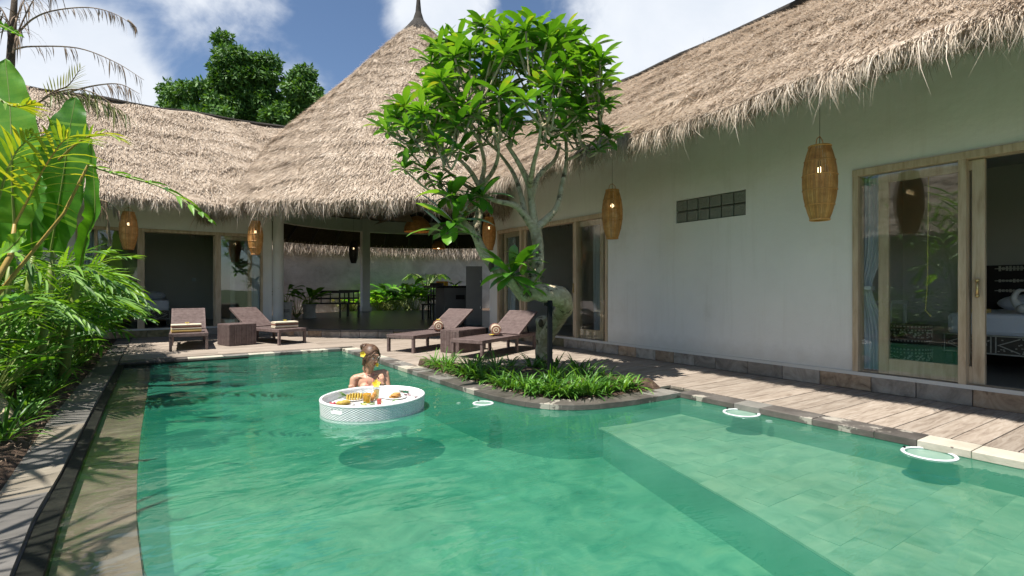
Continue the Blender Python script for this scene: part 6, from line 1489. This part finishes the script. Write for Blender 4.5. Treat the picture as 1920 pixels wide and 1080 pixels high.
# her right arm (left in the picture): down and forward to the tray rim
sh1 = L(-.150, .02, -.06); el1 = L(-.175, -.02, -.23); hd1 = HP(655, 729, 4.93)
cap(sh1, el1, .040, .030); cap(el1, hd1+Vector((0, .0, -.03)), .029, .018)
def hand(wr, d, side, curl, sc_=1.0, thumb=1):
    d = Vector(d).normalized(); side = Vector(side); side = (side-d*side.dot(d)).normalized(); nn = d.cross(side)
    c = wr+d*.035*sc_; cap(wr, wr+d*.045*sc_, .017*sc_, .021*sc_); cap(wr+side*.012*sc_, wr+d*.05*sc_+side*.018*sc_, .013*sc_, .013*sc_); cap(wr-side*.012*sc_, wr+d*.05*sc_-side*.018*sc_, .013*sc_, .013*sc_)
    for k, (o_, ln) in enumerate(((-.024, .052), (-.008, .062), (.008, .066), (.024, .058))):
        b0 = wr+d*.055*sc_+side*o_*sc_; cu = curl*(1.0-.12*k)
        d1 = (d*cos(cu*.6)+nn*sin(cu*.6)); d2 = (d*cos(cu*1.4)+nn*sin(cu*1.4)); d3 = d*cos(cu*2.1)+nn*sin(cu*2.1)
        p1 = b0+d1*ln*.45*sc_; p2 = p1+d2*ln*.32*sc_; p3 = p2+d3*ln*.23*sc_
        cap(b0, p1, .0088*sc_, .0080*sc_, 2, 8); cap(p1, p2, .0080*sc_, .0072*sc_, 2, 8); cap(p2, p3, .0072*sc_, .0060*sc_, 2, 8)
    b0 = wr+d*.018*sc_+side*.022*thumb*sc_; p1 = b0+(d*.6+side*.7*thumb+nn*.35)*.030*sc_; p2 = p1+(d*.9+side*.1*thumb+nn*.5)*.028*sc_; cap(b0, p1, .0105*sc_, .009*sc_, 2, 8); cap(p1, p2, .009*sc_, .007*sc_, 2, 8)
hand(hd1+Vector((0, 0, -.012)), rt*.25-vw*.75+UP*.30, rt, 1.0, .80, 1)
# her left arm (right in the picture): elbow low, hand raised before the chin side
sh2 = L(.150, .02, -.015); el2 = L(.185, -.045, -.20); wr2 = HP(717, 717, 4.99)
cap(sh2, el2, .041, .030); cap(el2, wr2, .029, .019); hand(wr2, UP*.95-rt*.12-vw*.1, rt*.8+vw*.4, 1.15, .82, -1)
# thighs under water
cap(L(-.07, .03, -.42), L(-.10, -.0, -.44), .08, .075); cap(L(.07, .03, -.42), L(.10, -.0, -.44), .08, .075)
# head: turned to the picture right, slightly bent
HC = HP(695.5, 669.5, 5.24); yawh = R(36); B = Matrix((rt, vw, UP)).transposed() @ Matrix.Rotation(yawh, 3, 'Z') @ Matrix.Rotation(R(12), 3, 'X') @ Matrix.Rotation(R(4), 3, 'Y')
def H(x, y, z): return HC+B @ Vector((x, y, z))    # y = -1 is the face direction, x = her left (picture right)
def hel(c, r_, M2_=None): q.ball(H(*c), r_, 20, 14, M=B @ M2_ if M2_ else B)
hel((0, .015, .028), (.068, .082, .078)); hel((0, -.018, -.012), (.058, .064, .080)); hel((0, -.040, -.058), (.034, .034, .036)); hel((0, -.060, -.076), (.018, .016, .015))   # skull, face, jaw, chin
hel((-.034, -.050, -.022), (.022, .020, .022)); hel((.034, -.050, -.022), (.022, .020, .022))       # cheeks
hel((0, -.070, .034), (.044, .014, .018))                                                            # brow
def hcap(a_, c_, r0, r1): cap(H(*a_), H(*c_), r0, r1, 4, 10)
hcap((0, -.080, .018), (0, -.097, -.018), .0075, .0105); hel((-.010, -.088, -.021), (.007, .007, .006)); hel((.010, -.088, -.021), (.007, .007, .006))  # nose
hel((0, -.080, -.046), (.019, .009, .009))                                                           # mouth mass
for s_ in (-1, 1): hel((s_*.066, .012, -.002), (.008, .015, .024))                                   # ears
hcap((0, .02, -.05), (-.0, .03, -.13), .040, .042)
o = wp(q.build('body', 'skin', smooth=True), wm)
rm = o.modifiers.new('remesh', 'REMESH'); rm.mode = 'VOXEL'; rm.voxel_size = .0042; rm.use_smooth_shade = True
smt = o.modifiers.new('smooth', 'SMOOTH'); smt.factor = .5; smt.iterations = 4
body = o
def sub(qq, name, m_, **k): return wp(qq.build(name, m_, **k), wm)
for s_ in (-1, 1):
    e = MB(); e.ball(H(s_*.027, -.0725, .010), .0098, 12, 9); sub(e, 'eye', 'ceramic', smooth=True)
    e = MB(); e.ball(H(s_*.027+.002, -.0815, .009), .0050, 10, 7); sub(e, 'iris', 'hair', smooth=True)
    e = MB(); e.tube([H(s_*.013, -.081, .016), H(s_*.026, -.0865, .0195), H(s_*.041, -.078, .0145)], [.0022, .0028, .0018], 6); sub(e, 'eyelid', 'hair')
    e = MB(); e.tube([H(s_*.012, -.086, .032), H(s_*.028, -.087, .038), H(s_*.046, -.072, .033)], [.003, .0036, .002], 6); sub(e, 'eyebrow', 'hair')
e = MB(); e.ball(H(0, -.089, -.042), (.0165, .006, .0048), 12, 7, M=B); e.ball(H(0, -.088, -.0505), (.0145, .006, .0052), 12, 7, M=B); sub(e, 'lips', 'lip', smooth=True)
# hair: cap over the skull, drawn back to a bun
e = MB(); vs = []; n1, n2 = 30, 16
for i in range(n2+1):
    ph = pi*.60*i/n2
    for k in range(n1):
        an = 2*pi*k/n1; ca, sa = cos(an), sin(an)
        lim = 1.0-.50*max(0, -sa)**1.6    # the hairline rises over the face
        p2 = ph*lim; r_ = 1.07+.012*sin(an*14+i*.5)
        vs.append(H(.070*r_*sin(p2)*ca, .018+.084*r_*sin(p2)*sa, .028+.080*r_*cos(p2)))
e.add(vs, [(i*n1+k, i*n1+(k+1) % n1, (i+1)*n1+(k+1) % n1, (i+1)*n1+k) for i in range(n2) for k in range(n1)])
hr = sub(e, 'hair', 'hair', smooth=True); md = hr.modifiers.new('thick', 'SOLIDIFY'); md.thickness = .012; md.offset = -1
e = MB(); bc = HP(685.5, 650.5, 5.27); e.ball(bc, (.048, .042, .036), 14, 9)
for k in range(9): an = k*.7; e.tube([bc+Vector((.047*cos(an+x*.5)*cos(x*.9-.9), .042*sin(an+x*.5)*cos(x*.9-.9), .038*sin(x*.9-.9))) for x in (0, .5, 1, 1.5, 2)], [.006, .009, .010, .009, .005], 6)
sub(e, 'bun', 'hair', smooth=True)
e = MB(); a_ = HP(681, 654.5, 5.22); c_ = HP(693, 647, 5.24); e.tube([a_, a_.lerp(c_, .5)+Vector((0, -.012, .004)), c_], [.006, .009, .006], 8); sub(e, 'hair_band', 'ceramic', smooth=True)
e = MB()
for (pp, r_) in (([H(.05, -.062, .055), H(.066, -.055, .02), H(.068, -.038, -.03), H(.062, -.025, -.075)], .007), ([H(-.02, -.080, .075), H(-.052, -.066, .03), H(-.066, -.040, -.01), H(-.068, -.02, -.06)], .009), ([H(-.055, -.05, .03), H(-.07, -.02, -.03), H(-.066, .0, -.09)], .012), ([H(-.05, .03, -.02), H(-.055, .03, -.09)], .02), ([H(.04, .05, -.02), H(.03, .05, -.08)], .02)):
    s2 = smooth_pts([tuple(x) for x in pp], 4); e.tube(s2, [r_*(1-.5*i/(len(s2)-1)) for i in range(len(s2))], 7)
sub(e, 'hair_strand', 'hair', smooth=True)
fp = HP(681, 664, 5.17); f_ = frangipani((fp.x, fp.y, fp.z), .036, '', tilt=tuple(-vw-rt*.3+UP*.1), parent=None, name='ear_flower'); del f_['label'], f_['category']; wp(f_, wm)
fp = H(.006, -.102, -.047); f_ = frangipani(tuple(fp), .024, '', tilt=tuple(-vw+rt*.5), name='mouth_flower'); del f_['label'], f_['category']; wp(f_, wm)
# bikini top: cups, halter straps and band
e = MB()
for s_, xx in ((-1, -.045), (1, .055)):
    vs = []; c0 = L(xx, -.035, -.135)
    for i in range(9):
        for k in range(9):
            u = i/8; v = (k/8-.5)*(1-u*.85)*1.0; z = -.040+u*.085; x = v*.118-u*s_*.022*(1); y = -sqrt(max(0, .053**2-(v*.075)**2-(max(z, -.03)*.6)**2))-.003
            vs.append(c0+rt*x+vw*y+UP*z)
    e.add(vs, [(i*9+k, i*9+k+1, (i+1)*9+k+1, (i+1)*9+k) for i in range(8) for k in range(8)])
    e.tube([c0+rt*(-s_*.022)+vw*(-.042)+UP*.045, L(s_*.030, -.038, -.055), L(s_*.034, -.010, -.005), L(s_*.030, .05, .03)], .0032, 6)
e.tube([L(-.12, .0, -.17), L(-.05, -.083, -.172), L(.055, -.080, -.170), L(.12, .0, -.17)], .006, 6)
o = sub(e, 'bikini_top', 'bikini', smooth=True); md = o.modifiers.new('thick', 'SOLIDIFY'); md.thickness = .004; md.offset = 0
# ================================================================== POOL LIGHT RINGS
for (px, py, r_, lab) in [(1390, 774, .135, 'white ring pool light in the water near the far corner of the ledge'), (1742, 851, .135, 'white ring pool light in the water nearest the right picture edge'), (906, 756, .085, 'small pale ring pool light under the water beside the round planter')]:
    p = G(px, py, -.047); t = thing('pool_light', lab, 'pool light', (p.x, p.y, -.047), 0, 'white ring lights of the pool')
    q = MB(); q.tube([(r_*cos(2*pi*k/40), r_*sin(2*pi*k/40), 0) for k in range(41)], .013, 8, cap=False)
    lq = MB(); lq.lathe([(r_*.98, -.004), (r_*.5, -.001), (.001, .0)], (0, 0, 0), 28, close=False); lq.build('lens', 'lens_grey', t)
    for v_i in range(len(q.v)): x, y, z = q.v[v_i]; q.v[v_i] = (x, y, z*.45)
    q.build('ring', 'white_plastic', t, smooth=True)
    q = MB(); q.ball((0, r_*.98, .012), .008, 6, 5); q.build('screw', 'steel_black', t)
p = G(1442, 785, -.06); tag(MB().lathe([(.028, -.012), (.026, 0), (.01, .004)], (0, 0, 0), 14).build('inlet_cap', 'white_plastic', loc=(p.x, p.y, -.075)), 'small white round inlet cap beside the far ring light', 'pool fitting')
p = G(860, 752, -.06); tag(MB().lathe([(.022, -.012), (.020, 0), (.01, .004)], (0, 0, 0), 14).build('inlet_cap', 'white_plastic', loc=(p.x, p.y, -.075)), 'small white round inlet cap left of the small ring by the planter', 'pool fitting')
